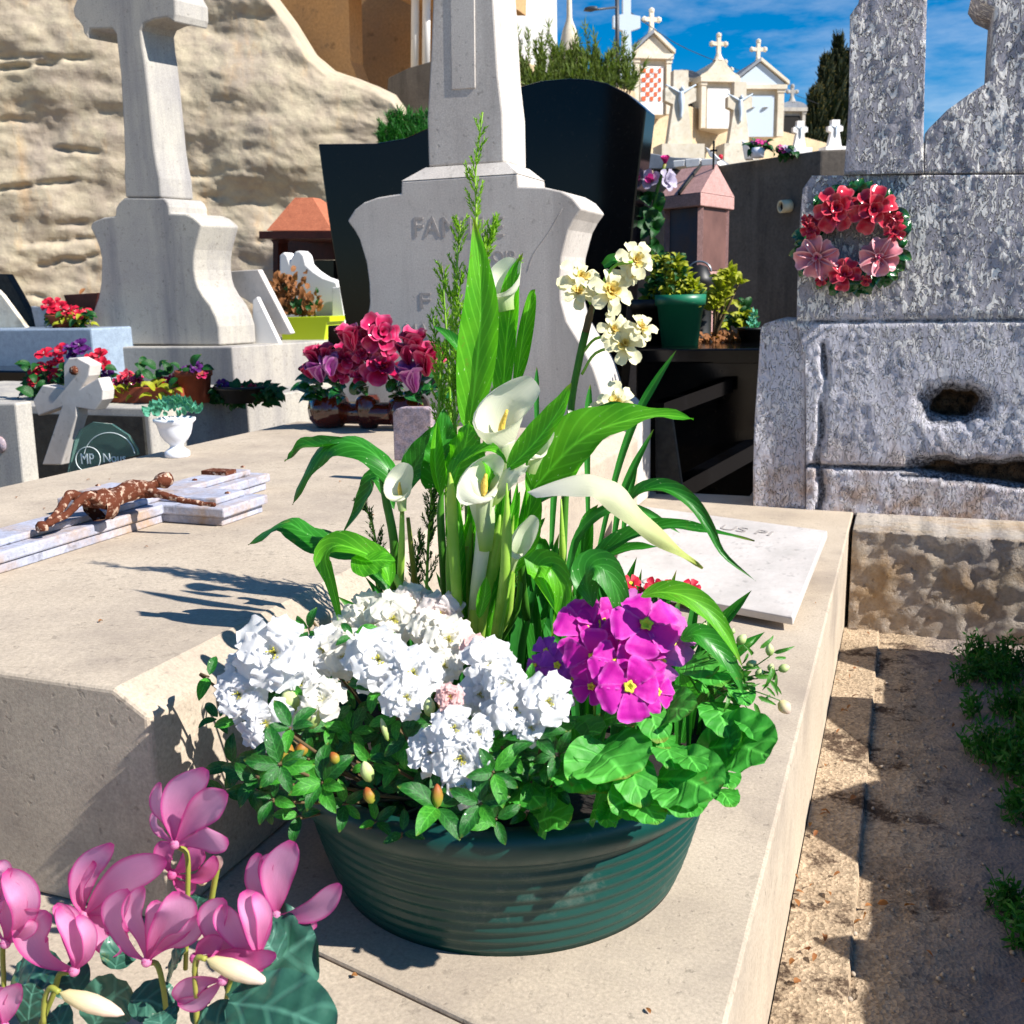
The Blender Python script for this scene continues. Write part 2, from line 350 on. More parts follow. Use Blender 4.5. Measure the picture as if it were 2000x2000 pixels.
# planter plastic
s = NT('green_plastic'); n1 = s.bump(s.noise(300, 3), .12, .001)
M['plastic'] = s.bsdf(s.mix(s.math('MULTIPLY', s.ramp(s.noise(11, 9, .8), (.56, 0), (.66, .4)), s.ramp(s.noise(3, 4), (.4, 0), (.6, 1))), s.mix(s.ramp(s.noise(7, 6), (.4, 0), (.75, .5)), lin('#083a33'), lin('#0f4a44')), lin('#6b7267')), s.ramp(s.noise(40, 5), (.3, .33), (.7, .5)), n1, spec=.5)
M['calla'] = leafm('calla_leaf', '#3f9518', '#66b326', .36, .45, 60, 1, .7, .25)
M['callad'] = leafm('calla_leaf_dark', '#1d6414', '#318020', .34, .28, 60, 1, .5, .25)
M['stem'] = leafm('fresh_stem', '#86b93a', '#b2d35c', .35, .25, 0, 0, 0, .15, bn=20)
M['stemd'] = leafm('green_stem', '#356f1e', '#4f8a2a', .35, .15, 0, 0, 0, .15, bn=20)
M['strap'] = leafm('daffodil_leaf', '#1f6a26', '#3a8832', .35, .25, 0, 0, .4, .2)
M['spathe'] = petalm('calla_spathe', '#9cc04e', '#f3f3dc', None, .4, .5, .2, 40, .62)
M['spathe_w'] = petalm('withered_calla_spathe', '#f4efe0', '#b4bf52', None, .3, .5, .3, 40, .95)
M['spadix'] = plain('spadix', '#d8b64a', .7, .5, 300)
M['azal'] = petalm('white_azalea_petal', '#e2e6b6', '#f4f4f4', None, .38, .55, .35, 30, .28)
M['azalp'] = petalm('blush_azalea_petal', '#f2cdc2', '#f9eeea', None, .45, .55, .35, 30, .7)
M['azalc'] = petalm('cream_azalea_petal', '#eae6b4', '#faf6ea', None, .45, .55, .35, 30, .35)
M['azpink'] = petalm('pink_azalea_petal', '#eaa39c', '#f3c9c4', None, .35, .55, .35, 30, .6)
M['stamen'] = plain('stamens', '#b9b23c', .7)
M['azleaf'] = leafm('azalea_leaf', '#164c14', '#256a1f', .3, .18, 26, 0, .5, .3, bn=90, coat=.15)
M['azleafl'] = leafm('azalea_young_leaf', '#2f7d22', '#489a2c', .33, .3, 26, 0, .5, .3, bn=90)
M['bud'] = petalm('green_white_bud', '#8fb04c', '#d9e2a4', None, .2, .5, .2, 20, .8)
M['budbr'] = petalm('brown_bud', '#9cae3a', '#a2552a', None, .1, .5, .2, 20, .8)
M['prim'] = petalm('primula_petal', '#d8169a', '#dc22b4', '#e660cc', .35, .5, .3, 30, .3)
M['primp'] = petalm('purple_primula_petal', '#b826ae', '#b044c6', '#bb5ac2', .35, .5, .3, 30, .3)
M['priml'] = petalm('pale_primula_petal', '#cf3cab', '#d873c8', None, .35, .5, .3, 30, .4)
M['primeye'] = plain('primula_eye', '#d6cf38', .6, .3, 200)
M['primcore'] = plain('primula_throat', '#4b3c10', .8)
M['primleaf'] = leafm('primula_leaf', '#35902c', '#50a83a', .5, .3, 30, 0, .8, .8, bn=70)
M['cyc'] = petalm('cyclamen_petal', '#ec5aa8', '#fdb0da', '#ee48a6', .55, .55, .4, 34, .62)
M['cycd'] = petalm('cyclamen_petal_deep', '#d23a8c', '#ea7cb8', '#dc4098', .5, .45, .18, 26, .6)
M['cycbud'] = petalm('cyclamen_bud', '#e8dc9c', '#f5dccb', None, .3, .45, .3, 10, .8)
M['cycleaf'] = leafm('cyclamen_leaf', '#173f31', '#3e6e5c', .35, .12, 22, 0, .6, .6, bn=30, coat=.1)
M['cycstem'] = leafm('cyclamen_stem', '#8d9a3a', '#b0a552', .4, .2, 0, 0, 0, .2)
M['daff'] = petalm('double_daffodil_petal', '#ede08a', '#f8f2c8', None, .35, .5, .3, 30, .5)
M['daffy'] = petalm('daffodil_frill', '#e6b92c', '#f0dc84', None, .3, .5, .4, 30, .9)
M['fern'] = leafm('heath_foliage', '#6c9a26', '#8db53a', .5, .35, 0, 0, 0, .1)
M['fernd'] = leafm('heath_foliage_dark', '#33591c', '#4c7422', .5, .25, 0, 0, 0, .1)
M['twig'] = plain('twig', '#5c4a2e', .8)
M['ceram_r'] = petalm('ceramic_rose', '#97113f', '#ad1f4e', '#c95a7e', 0, .16, .05, 8, .6)
M['ceram_rd'] = petalm('ceramic_red_flower', '#7c1022', '#b02338', '#d3606a', 0, .16, .05, 8, .6)
M['ceram_p'] = petalm('ceramic_purple_bud', '#8a2270', '#a5489a', '#c98bbd', 0, .16, .05, 8, .6)
M['ceram_k'] = petalm('ceramic_pink_flower', '#a52c3c', '#d2818a', '#e6aeb0', 0, .2, .05, 8, .8)
M['ceram_g'] = leafm('ceramic_leaf', '#0d3a16', '#1b5a22', .15, 0, 18, 0, .4, .2, coat=.4)
M['ceram_b'] = plain('brown_glaze', '#5a2110', .12, .1, 20, '#2c0f08', Coat_Weight=.6)
M['terra'] = plain('terracotta', '#9c4a2a', .8, .2, 80, '#84391f')
M['lime'] = plain('lime_plastic', '#b4c81e', .4)
M['greenpot'] = plain('green_pot_plastic', '#146a4c', .4)
M['blackpot'] = plain('black_plastic', '#0b0b0b', .5)
M['red'] = petalm('red_petal', '#a80f26', '#cc1f3c', None, .2, .5, .2, 20, .5)
M['pinkm'] = petalm('pink_fabric_petal', '#c01667', '#d93a93', None, .25, .6, .2, 20, .5)
M['purple'] = petalm('purple_petal', '#3a1248', '#5f2470', None, .2, .5, .2, 20, .5)
M['lilac'] = petalm('lilac_fabric', '#a39ab5', '#c6bdd2', None, .3, .6, .2, 20, .5)
M['darkgreen'] = leafm('dark_leaf', '#123f16', '#1f5a1e', .4, .2, 0, 0, .3, .3)
M['limeleaf'] = leafm('yellow_green_leaf', '#8b9a22', '#b2ad2e', .45, .35, 0, 0, .2, .2)
M['teal'] = leafm('grey_green_succulent', '#3d8b72', '#6bb39a', .45, .15, 0, 0, 0, .1)
M['rust'] = leafm('russet_leaf', '#7c4a2c', '#9c6a3a', .6, .25, 0, 0, 0, .2)
M['cypress'] = leafm('cypress', '#131f0c', '#1d2c14', .8, .1, 0, 0, 0, .2)
M['tamarisk'] = leafm('tamarisk', '#55682e', '#71823e', .7, .3, 0, 0, 0, .1)
M['weed'] = leafm('weed_leaf', '#1e5a1e', '#2f7628', .5, .3, 0, 0, .2, .2)
M['ivory'] = plain('white_glazed_urn', '#dfe1e8', .3, .08, 60)
M['metal'] = plain('galvanised_metal', '#9ea3a8', .35, Metallic=.8)
M['pole'] = plain('lamp_pole', '#3c3f44', .5)
M['cable'] = plain('black_cable', '#15161a', .6)
M['cream'] = plain('cream_pvc', '#d8cba6', .5)
M['pane'] = plain('dusty_window', '#343f58', .35, 0, 20, '#5b4440', spec=.25)
M['niche'] = plain('brown_niche_panel', '#6b4a42', .6, .3, 20, '#4a2f2a')
M['orange'] = plain('orange_lattice', '#d5592a', .7)
M['dark'] = plain('painted_interior_shade', '#14110f', .9)  # near-black colour standing in for shade inside doorways and the pipe
M['glass'] = NT('glass_plaque').bsdf(lin('#8fc4bb'), .03, None, spec=.5, Transmission_Weight=.85, IOR=1.3)
M['ink'] = plain('white_lettering', '#dfe6e4', .6)
s = NT('blotched_bronze'); M['bronze'] = s.bsdf(s.mix(s.ramp(s.noise(90, 6, .6), (.54, 0), (.62, 1)), lin('#5a3020'), lin('#b59a86')), .85, s.bump(s.noise(60, 5), .9, .004), spec=.15)
M['hvein'] = stone('dark_engraving', '#a59e98', '#98918c', 10, .1, .9)
CAMW = (CAMLOC-Vector((-.45, 1.1, .3))).normalized()
VUP = Vector((0, 0, 1))
NF = (CAMW*.8+VUP*.5).normalized()
exec_parts = []

# ================================================================== LARGE STRUCTURE
me = mesh('ground', [(-400, -30, -.3), (400, -30, -.3), (400, 900, -.3), (-400, 900, -.3)], [(0, 1, 2, 3)], M['path'])
obj('ground', me, kind='structure')
# the path strip beside the grave: uneven trodden sand, slightly above the ground sheet
def sheet(name, x0, x1, y0, y1, nx, ny, zf, mat, **k):
    V = [(x0+(x1-x0)*i/nx, y0+(y1-y0)*j/ny, zf(x0+(x1-x0)*i/nx, y0+(y1-y0)*j/ny)) for j in range(ny+1) for i in range(nx+1)]
    Fs = [(j*(nx+1)+i, j*(nx+1)+i+1, (j+1)*(nx+1)+i+1, (j+1)*(nx+1)+i) for j in range(ny) for i in range(nx)]
    return obj(name, mesh(name, V, Fs, mat, smooth=True), **k)
sheet('path', -.3, .6, .2, 3.3, 90, 300, lambda x, y: -.291+.006*fbm(Vector((x*9, y*9, 0)))+.003*fbm(Vector((x*40, y*40, 3)))+.0, M['path'], kind='structure')
sheet('path_edge_strip', -.118, -.022, .2, 2.90, 20, 260, lambda x, y: -.277+.002*fbm(Vector((x*9, y*9, 7)))-(.02 if x > -.026 else 0), M['path'], kind='structure')

def zprism(name, poly, z0, z1, mat, parent=None, bw=.004, **k):
    P = [Vector((x, y, z0)) for x, y in poly]; V, Fs = prism_vf(P, Vector((0, 0, z1-z0)))
    me = mesh(name, V, Fs, mat); recalc(me); o = obj(name, me, parent, **k)
    if bw: bev(o, bw)
    return o
def text(body, x0, x1, yb, hpx, Y, mat, parent, name='lettering', ex=.0006, M3=None):
    cu = bpy.data.curves.new(name, 'FONT'); cu.body = body; cu.size = 1; cu.extrude = .5
    t = bpy.data.objects.new('tmp', cu); col.objects.link(t); dg = bpy.context.evaluated_depsgraph_get(); dg.update()
    me = bpy.data.meshes.new_from_object(t.evaluated_get(dg)); bpy.data.objects.remove(t)
    xs = [v.co.x for v in me.vertices]; ys = [v.co.y for v in me.vertices]; a, b, c, d = min(xs), max(xs), min(ys), max(ys)
    if M3 is None:
        P, Q, T = at(x0, yb, Y), at(x1, yb, Y), at(x0, yb-hpx, Y)
        for v in me.vertices:
            v.co = P+(Q-P)*((v.co.x-a)/(b-a))+Vector((0, 0, (T-P).z))*((v.co.y-c)/(d-c))+Vector((0, -ex if v.co.z > 0 else ex, 0))
    else:
        O, X_, Y_ = M3; N = X_.cross(Y_).normalized()
        for v in me.vertices: v.co = O+X_*((v.co.x-a)/(b-a))+Y_*((v.co.y-c)/(d-c))+N*(ex if v.co.z > 0 else -ex)
    me.materials.clear(); me.materials.append(mat); me.name = name
    return obj(name, me, parent)

# ---- the main family grave
g = thing('family_grave', 'pale family grave with curved inscribed headstone, tall shaft and broad raised slab', 'grave', (-1.3, 2, -.3))
A, B = atz(660, 1878, 0), atz(920, 2000, 0); sl = (B.y-A.y)/(B.x-A.x); LX, RX = -2.05, -.12
yl, yr = A.y+sl*(LX-A.x), A.y+sl*(RX-A.x)
zprism('base_slab', [(LX, yl+.0015), (A.x, A.y+.0015), (RX, yr+.0015), (RX, 3.34), (LX, 3.34)], -.32, 0, M['slab'], g)
zprism('base_slab', [(LX, yl-.0015), (RX, yr-.0015), (RX, -.6), (LX, -.6)], -.32, -.001, M['slab'], g)
prof = [(-.71, .0005), (-.71, .241), (-.753, .267), (-1.847, .267), (-1.89, .241), (-1.89, .0005)]
V, Fs = prism_vf([Vector((x, .79, z)) for x, z in prof], Vector((0, 2.09, 0))); me = mesh('raised_slab', V, Fs, M['slab']); recalc(me); bev(obj('raised_slab', me, g), .006, 3)
CX = -1.3045
rt = [(1011, 339), (1013, 364), (1064, 366), (1096, 373), (1118, 386), (1136, 408), (1122, 428), (1111, 449), (1098, 500), (1094.5, 543), (1096, 587), (1107, 627), (1133, 670), (1158, 716), (1168, 745), (1176, 773), (1204, 792), (1234, 826)]
half = [(at(x, y, 3.0).x-CX, at(x, y, 3.0).z) for x, y in rt]+[(at(1234, 826, 3).x-CX, .001)]
out = [Vector((CX+x, 3.0, z)) for x, z in half]+[Vector((CX-x, 3.0, z)) for x, z in reversed(half)]
V, Fs = prism_vf(out, Vector((0, .25, 0))); me = mesh('headstone', V, Fs, M['head']); recalc(me)
hst = bev(obj('headstone', me, g), .005, 2)
bt = half[0]; sh = [(at(x, y, 3.035)) for x, y in [(837, 326), (834, 232), (841, 109), (845, 0), (850, -330)]]; sr = [(at(x, y, 3.035)) for x, y in [(984, 317), (982, 221), (973, 145), (964, 0), (938, -330)]]
zt = (sh[0].z+sr[0].z)/2; a0, a1 = sh[0].x-.008, sr[0].x+.008
V = [(CX-bt[0], 3.0, bt[1]+.0005), (CX+bt[0], 3.0, bt[1]+.0005), (CX+bt[0], 3.25, bt[1]+.0005), (CX-bt[0], 3.25, bt[1]+.0005), (a0, 3.03, zt-.001), (a1, 3.03, zt-.001), (a1, 3.24, zt-.001), (a0, 3.24, zt-.001)]
me = mesh('headstone_cap', V, [(0, 1, 5, 4), (1, 2, 6, 5), (2, 3, 7, 6), (3, 0, 4, 7), (4, 5, 6, 7), (3, 2, 1, 0)], M['head']); obj('headstone_cap', me, hst)
V, Fs = prism_vf(list(reversed(sh))+sr, Vector((0, .2, 0))); me = mesh('shaft', V, Fs, M['head']); recalc(me); shf = bev(obj('shaft', me, g), .006, 2)
V, Fs = prism_vf([at(x, y, 3.032) for x, y in [(878, -60), (926, -60), (928, 172), (882, 175)]], Vector((0, .01, 0))); me = mesh('shaft_panel', V, Fs, M['head']); recalc(me); bev(obj('shaft_panel', me, shf), .002)
text('FAMILLE', 810, 984, 462, 38, 2.9995, M['hvein'], hst, 'inscription', .0008)
text('OIR', 962, 1010, 512, 22, 2.9995, M['hvein'], hst, 'inscription', .0008)
text('F', 821, 842, 602, 30, 2.9995, M['hvein'], hst, 'inscription', .0008)
text('MA', 792, 838, 662, 30, 2.9995, M['hvein'], hst, 'inscription', .0008)
mb = MB(); mb.add(*tube([at(x, y, 2.9995) for x, y in [(1098, 408), (1074, 450), (1060, 470), (1042, 496), (1030, 530)]], [.0004, .0009, .0004], 5)); mb.obj('crack', M['hvein'], hst)

# ---- black granite headstone behind
g = thing('black_headstone', 'polished black granite headstone with a domed top behind the limestone one', 'headstone', at(900, 700, 4.1))
prism('slab', [(621, 281), (733, 280), (790, 270), (835, 250), (900, 218), (960, 188), (1013, 170), (1055, 158), (1110, 153), (1150, 155), (1185, 162), (1225, 182), (1262, 214), (1252, 300), (1240, 400), (1234, 467), (1222, 640), (1205, 800), (690, 800), (676, 640), (662, 560), (640, 420)], 4.1, .16, [M['granite']], parent=g, bw=.006)
prism('base', [(640, 636), (700, 634), (700, 745), (640, 748)], 4.0, .1, M['granite'], parent=g)

# ---- left cross grave
D2 = ray(2590, 597); D2.z = 0; D2.normalize()
g = thing('stone_cross', 'tall grey stone cross on a curved waisted base, left of the black headstone', 'stone cross', at(300, 674, 4.6))
bpx = [(243, 386), (232, 396), (226, 406), (225, 422), (200, 425), (181, 433), (176, 444), (186, 463), (194, 485), (198, 505), (198, 525), (197, 552), (192, 582), (185, 600), (179, 616), (173, 638), (177, 672), (429, 674), (427, 638), (421, 618), (410, 596), (395, 576), (386, 560), (382, 547), (379, 527), (379, 507), (381, 488), (386, 468), (393, 440), (388, 434), (376, 424), (362, 418), (331, 417), (330, 404), (326, 394), (319, 387)]
bs_ = prism('base', bpx, 4.6, .24, M['cross'], parent=g, d=D2, bw=.008)
prism('shaft', [(245, 386), (242, 344), (243, 308), (241, 254), (235, 145), (228, 84), (226, 66), (219, 56), (176, 57), (172, 66), (173, 76), (163, 66), (161, 52), (154, 42), (145, 33), (142, 18), (148, 2), (160, -14), (206, -20), (212, -60), (206, -110), (232, -140), (262, -112), (262, -22), (330, -22), (342, 0), (343, 28), (340, 44), (326, 34), (300, 38), (280, 47), (275, 60), (278, 90), (283, 120), (292, 200), (301, 290), (306, 320), (312, 348), (315, 386)], 4.6, .2, M['cross'], parent=g, d=D2, bw=.01)
P0, P1 = at(205, 677, 4.52), at(453, 677, 4.52)
zb = at(453, 757, 4.52).z
zprism('plinth', [(P0.x-.1, 4.52), (P1.x, 4.52), (P1.x+D2.x*1.3, 4.52+D2.y*1.3), (P0.x+D2.x*1.3, 4.52+D2.y*1.3)], -.3, P1.z, M['cross'], g, .008)
g2 = bev(obj('green_ribbon', mesh('green_ribbon', *prism_vf([at(x, y, 4.85) for x, y in [(322, 68), (327, 70), (330, 100), (333, 122), (330, 138), (325, 132), (326, 100)]], Vector((0, .01, 0))), M['greenpot'])), .002); meta(g2, 'green ribbon end hanging below the arm of the tall stone cross', 'ribbon')

# ---- tombs at left
C0 = at(290, 797, 2.95); D3 = ray(2000, 575); D3.z = 0; D3.normalize()
g = thing('neighbouring_tomb', 'low pale neighbouring tomb carrying pots of flowers left of the crucifix', 'tomb', C0)
zprism('slab', [(-4.2, C0.y), (C0.x, C0.y), (C0.x+D2.x*.9, C0.y+D2.y*.9), (-4.2, C0.y+.95)], -.3, C0.z, M['cross'], g, .006)
zprism('front_panel', [(-4.2, C0.y-.012), (C0.x-.02, C0.y-.012), (C0.x-.02, C0.y-.001), (-4.2, C0.y-.001)], -.3, C0.z-.03, M['granite_side'], g, .002)
zT = at(90, 642, 4.3).z; xr = at(178, 642, 4.3).x
zprism('blue_tomb', [(-6.5, 4.3), (xr, 4.3), (xr, 5.6), (-6.5, 5.6)], -.3, zT, M['blue_granite'], None, .01, label='light blue grey granite tomb at the left edge under the red geraniums', cat='tomb')
zT = at(30, 724, 3.95).z; xr = at(52, 724, 3.95).x
zprism('dark_tomb', [(-6.5, 3.95), (xr, 3.95), (xr, 4.28), (-6.5, 4.28)], -.3, zT, M['granite'], None, .01, label='dark navy granite tomb kerb at the left edge below the blue grey tomb', cat='tomb')
prism('stone_post', [(-80, 790), (30, 787), (48, 960), (-80, 990)], 2.2, .06, M['cross'], bw=.006, label='pale stone block with an oval photograph at the left edge beside the crucifix', cat='stone block')
o = MB().add(*tube([at(0, 868, 2.2)+Vector((0, -.006, 0)), at(0, 868, 2.2)+Vector((0, .002, 0))], .024, 24)).obj('oval_photograph', M['photo_granite']); meta(o, 'small oval photograph medallion on the pale stone block at the left edge', 'medallion')

# red granite canopy
g = thing('granite_canopy', 'reddish granite canopy tomb with a hipped roof beside the black headstone', 'canopy tomb', at(570, 560, 6.0))
V = [at(*R1(1437, 1243), 6.0), at(*R1(1790, 1243), 6.0), at(*R1(1590, 1065), 6.25), at(*R1(1685, 1065), 6.25)]
V += [V[0]+Vector((0, .6, 0)), V[1]+Vector((0, .6, 0)), V[2]+Vector((0, .1, 0)), V[3]+Vector((0, .1, 0))]
me = mesh('roof', V, [(0, 1, 3, 2), (4, 0, 2, 6), (1, 5, 7, 3), (5, 4, 6, 7), (2, 3, 7, 6), (0, 4, 5, 1)], M['red_granite']); recalc(me); obj('roof', me, g)
prism('beam', [(1395, 1246), (1795, 1246), (1795, 1287), (1395, 1287)], 5.9, .8, M['dark_red'], R1, g)
prism('post', [(1455, 1290), (1508, 1290), (1500, 1310), (1500, 1600), (1470, 1600), (1470, 1310)], 6.05, .12, M['dark_red'], R1, g)
prism('back_panel', [(1530, 1290), (1800, 1290), (1800, 1400), (1530, 1400)], 6.5, .08, M['dark_red'], R1, g)
prism('back_panel', [(1530, 1402), (1800, 1402), (1800, 1640), (1530, 1640)], 6.6, .08, M['granite'], R1, g)
g = thing('white_stele', 'white scalloped marble stele behind the lime green planter', 'stele', at(605, 640, 5.5))
prism('stele', [(1505, 1375), (1530, 1358), (1548, 1375), (1560, 1412), (1572, 1385), (1590, 1355), (1615, 1350), (1638, 1375), (1650, 1425), (1690, 1462), (1740, 1495), (1815, 1520), (1862, 1755), (1505, 1755)], 5.5, .1, M['white'], R1, g, .01)
prism('side_post', [(1790, 1550), (1832, 1545), (1862, 1750), (1790, 1750)], 5.42, .07, M['white'], R1, g)
zprism('stone_ledge', [(at(430, 674, 5.2).x, 5.2), (at(700, 674, 5.2).x, 5.2), (at(700, 674, 5.2).x, 6.4), (at(430, 674, 5.2).x, 6.4)], -.3, at(560, 672, 5.2).z, M['cross'], None, .006, label='long pale stone ledge under the lime green planter', cat='ledge')
g = thing('leaning_plaque', 'white memorial plaque leaning back on its prop beside the tall stone cross', 'memorial plaque', at(520, 670, 4.75))
prism('plaque', [(1215, 1482), (1240, 1462), (1390, 1453), (1568, 1797), (1548, 1803), (1480, 1800), (1360, 1640), (1250, 1570)], 4.95, .03, M['marble'], R1, g, .004, d=Vector((.45, .9, 0)))
prism('prop', [(1362, 1620), (1385, 1600), (1508, 1855), (1360, 1855)], 4.85, .03, M['white'], R1, g, .003)
prism('dark_stele', [(-60, 1475), (35, 1478), (100, 1590), (190, 1762), (-60, 1762)], 4.75, .05, M['granite_side'], R1, label='dark slanted stele at the left edge on the blue grey tomb', cat='stele')
prism('beige_plaque', [(-20, 1560), (10, 1590), (140, 1766), (-20, 1766)], 4.6, .03, M['chapel'], R1, label='sunlit beige plaque leaning against the dark slanted stele', cat='memorial plaque')
prism('small_grey_plaque', [(165, 1650), (255, 1660), (262, 1762), (190, 1762)], 4.65, .03, M['slate'], R1, label='small blue grey plaque between the slanted stele and red geraniums', cat='memorial plaque')

# ---- black tomb on the right
P0 = at(1196, 690, 3.55); P1 = at(1496, 681, 3.55)
g = thing('black_tomb', 'polished black granite tomb between the headstone and the flaking monument', 'tomb', at(1350, 985, 3.6))
zprism('top_slab', [(P0.x, 3.55), (P1.x, 3.55), (P1.x+.1, 5.2), (P0.x-.5, 5.2)], P1.z-.05, P1.z, M['granite'], g, .006)
zprism('body', [(P0.x, 3.9), (P1.x, 3.9), (P1.x+.1, 5.15), (P0.x-.3, 5.15)], -.3, P1.z-.052, M['granite'], g, .004)
mb = MB()
def beam(a, b, s): 
    d = b-a; x = Vector((-d.y, d.x, 0)).normalized()*s/2; z = Vector((0, 0, s)); return [a-x, a+x, b+x, b-x, a-x+z, a+x+z, b+x+z, b-x+z], [(0, 3, 2, 1), (4, 5, 6, 7), (0, 1, 5, 4), (1, 2, 6, 5), (2, 3, 7, 6), (3, 0, 4, 7)]
for a, b, s_ in [((1285, 815, 3.45), (1420, 765, 3.85), .05), ((1300, 985, 3.4), (1490, 880, 3.95), .06)]:
    MB().add(*beam(at(*a), at(*b), s_)).obj('kerb', M['granite'], g, False)
prism('dark_plaque', [(1279, 804), (1310, 802), (1333, 962), (1326, 985), (1281, 990)], 3.3, .03, M['granite_side'], label='narrow rough dark stone upright between headstone base and black tomb', cat='stone upright')
prism('photo_plaque', [(1045, 1095), (1075, 1060), (1120, 1042), (1330, 1040), (1410, 1060), (1415, 1546), (1060, 1546)], 1.95, .025, M['photo_granite'], CF, bw=.003, d=Vector((.1, .99, 0)), label='mottled pink and grey granite plaque standing behind the calla lilies', cat='memorial plaque')

# ---- old flaking monument
g = thing('plaster_monument', 'tall old monument of flaking grey white plaster with a hollow, right of the path', 'monument', at(1700, 1000, 3.17))
YM = 3.17
def disp_face(name, pts, Y, th, mat, parent, amp, step=.012, dig=None, **k):
    P = [at(*p, Y) for p in pts]; V, Fs = prism_vf(P, Vector((0, th, 0))); me = mesh(name, V, Fs, mat); recalc(me); grid_cut(me, step, step)
    bm = bmesh.new(); bm.from_mesh(me); bmesh.ops.triangulate(bm, faces=[f for f in bm.faces if len(f.verts) > 6]); bm.to_mesh(me); bm.free()
    for v in me.vertices:
        p = v.co
        if abs(p.y-Y) < 1e-4:
            q = Vector((p.x*34, p.z*17, Y)); a = fbm(q, 4); b = noise.noise(Vector((p.x*7, p.z*5, 2)))
            fl = max(0, 1-abs(a)*6)*max(0, min(1, .5+noise.noise(q*.35)*3)); dy = -amp*(1.0*fl+.25*a+.5*b)
            if dig: dy += dig(p)
            p.y += dy
    at_ = me.attributes.new('broken', 'FLOAT', 'POINT')
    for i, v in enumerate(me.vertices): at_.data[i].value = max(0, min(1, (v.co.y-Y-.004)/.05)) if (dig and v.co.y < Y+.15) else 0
    me.polygons.foreach_set('use_smooth', [True]*len(me.polygons))
    return obj(name, me, parent, **k)
disp_face('pier', [(1648, 341), (1653, 280), (1658, 200), (1659, 120), (1660, 30), (1676, 8), (1690, -60), (1812, -60), (1809, 60), (1806, 160), (1804, 262), (1804, 338)], YM-.012, .26, M['plaster'], g, .005)
disp_face('pier', [(1815, 250), (1850, 215), (1890, 186), (1934, 157), (1938, 80), (1943, 15), (1915, 2), (1900, -20), (1935, -60), (2090, -60), (2090, 338), (1806, 338), (1806, 262)], YM+.0, .26, M['plaster'], g, .005)
hc, hc2 = at(1862, 790, YM), at(1900, 925, YM)
def dig(p):
    a = ((p.x-hc.x)/.118, (p.z-hc.z)/.072); r = sqrt(a[0]**2+a[1]**2)+.18*noise.noise(p*30); d = max(0, min(1, (1-r)*2.6))*(.018+.05*max(0, min(1, (.62-r)*5)))*(1+.5*noise.noise(p*60))
    b = (p.x-(hc2.x-.02), p.z-hc2.z); top = .05+.02*noise.noise(Vector((p.x*14, 0, 5))); lo = -.012-.035*max(0, b[0]+.12)/.3
    if b[0] > -.17 and lo < b[1] < top: d = max(d, .05*min(1, (b[0]+.17)/.1)*min(1, (top-b[1])/.03)*min(1, (b[1]-lo)/.02))
    if b[0] < .0 and -.17 < b[0] and abs(b[1]-lo) < .004: d += .012
    for cx, w_ in ((at(1606, 800, YM).x+.016*noise.noise(Vector((p.z*9, 0, 0))), .010),):
        if abs(p.x-cx) < w_ and p.z < .5: d += .024*(1-abs(p.x-cx)/w_)**.6*max(0, min(1, .7+noise.noise(Vector((p.z*7, 5, 0)))))
    cz = at(1800, 625, YM).z+.004*noise.noise(Vector((p.x*20, 3, 0)))
    if abs(p.z-cz) < .009: d += .012*(1-abs(p.z-cz)/.009)
    cz = at(1660, 912, YM).z+.01*noise.noise(Vector((p.x*9, 7, 0)))
    if abs(p.z-cz) < .009 and p.x < hc2.x-.1 and p.x > -.26: d += .02*(1-abs(p.z-cz)/.009)
    return d
disp_face('body', [(1586, 343), (1568, 369), (1563, 420), (1560, 480), (1558, 541), (1556, 628), (1562, 660), (1572, 700), (1574, 800), (1574, 1000), (2090, 1030), (2090, 341)], YM, .3, M['plaster'], g, .0035, .0095, dig)
disp_face('side_pier', [(1519, 624), (1493, 632), (1486, 641), (1482, 707), (1474, 820), (1471, 914), (1471, 993), (1572.5, 999), (1572.5, 700), (1561, 661), (1555, 626)], YM+.012, .26, M['plaster'], g, .004)
mb = MB()
P = [at(x, y, YM+.06) for x, y in [(1770, 745), (1960, 745), (1960, 850), (1770, 850)]]; mb.add(*prism_vf(P, Vector((0, .02, 0))))
V, Fs = prism_vf([at(1460, 990, 2.9)*0+Vector((-.1235+.006, 2.91, z)) for z in (0,)], Vector((0, 0, 0))) if 0 else ([], [])
z1 = -.004
P0 = at(1664, 1036, 2.92)
bm_poly = [(-.11, 2.93), (1.2, 2.9), (1.2, 3.5), (-.45, 3.5), (-.45, 3.345), (-.11, 3.345)]
me = mesh('footing', *prism_vf([Vector((x, y, -.35)) for x, y in bm_poly], Vector((0, 0, .349))), M['footing']); recalc(me); grid_cut(me, .014, .014)
for v in me.vertices:
    if v.co.y < 2.95: v.co.y += .008*fbm(v.co*26, 5, .6)
me.polygons.foreach_set('use_smooth', [True]*len(me.polygons))
obj('footing', me, g)

# ---- dark concrete wall and things on it
ZW = 1.37; Q1, Q2 = atz(1603, 293, ZW), atz(1405, 323, ZW)
zprism('concrete_wall', [(Q2.x, Q2.y), (Q1.x, Q1.y), (Q1.x+1.1, Q1.y+.3), (Q1.x+1.5, Q1.y+4), (Q2.x-2.5, Q2.y+4.5), (Q2.x-1.2, Q2.y+.5)], -.3, ZW, M['wallgrey'], None, .01, label='dark weathered concrete retaining wall with a drain pipe behind the wreath', cat='wall')
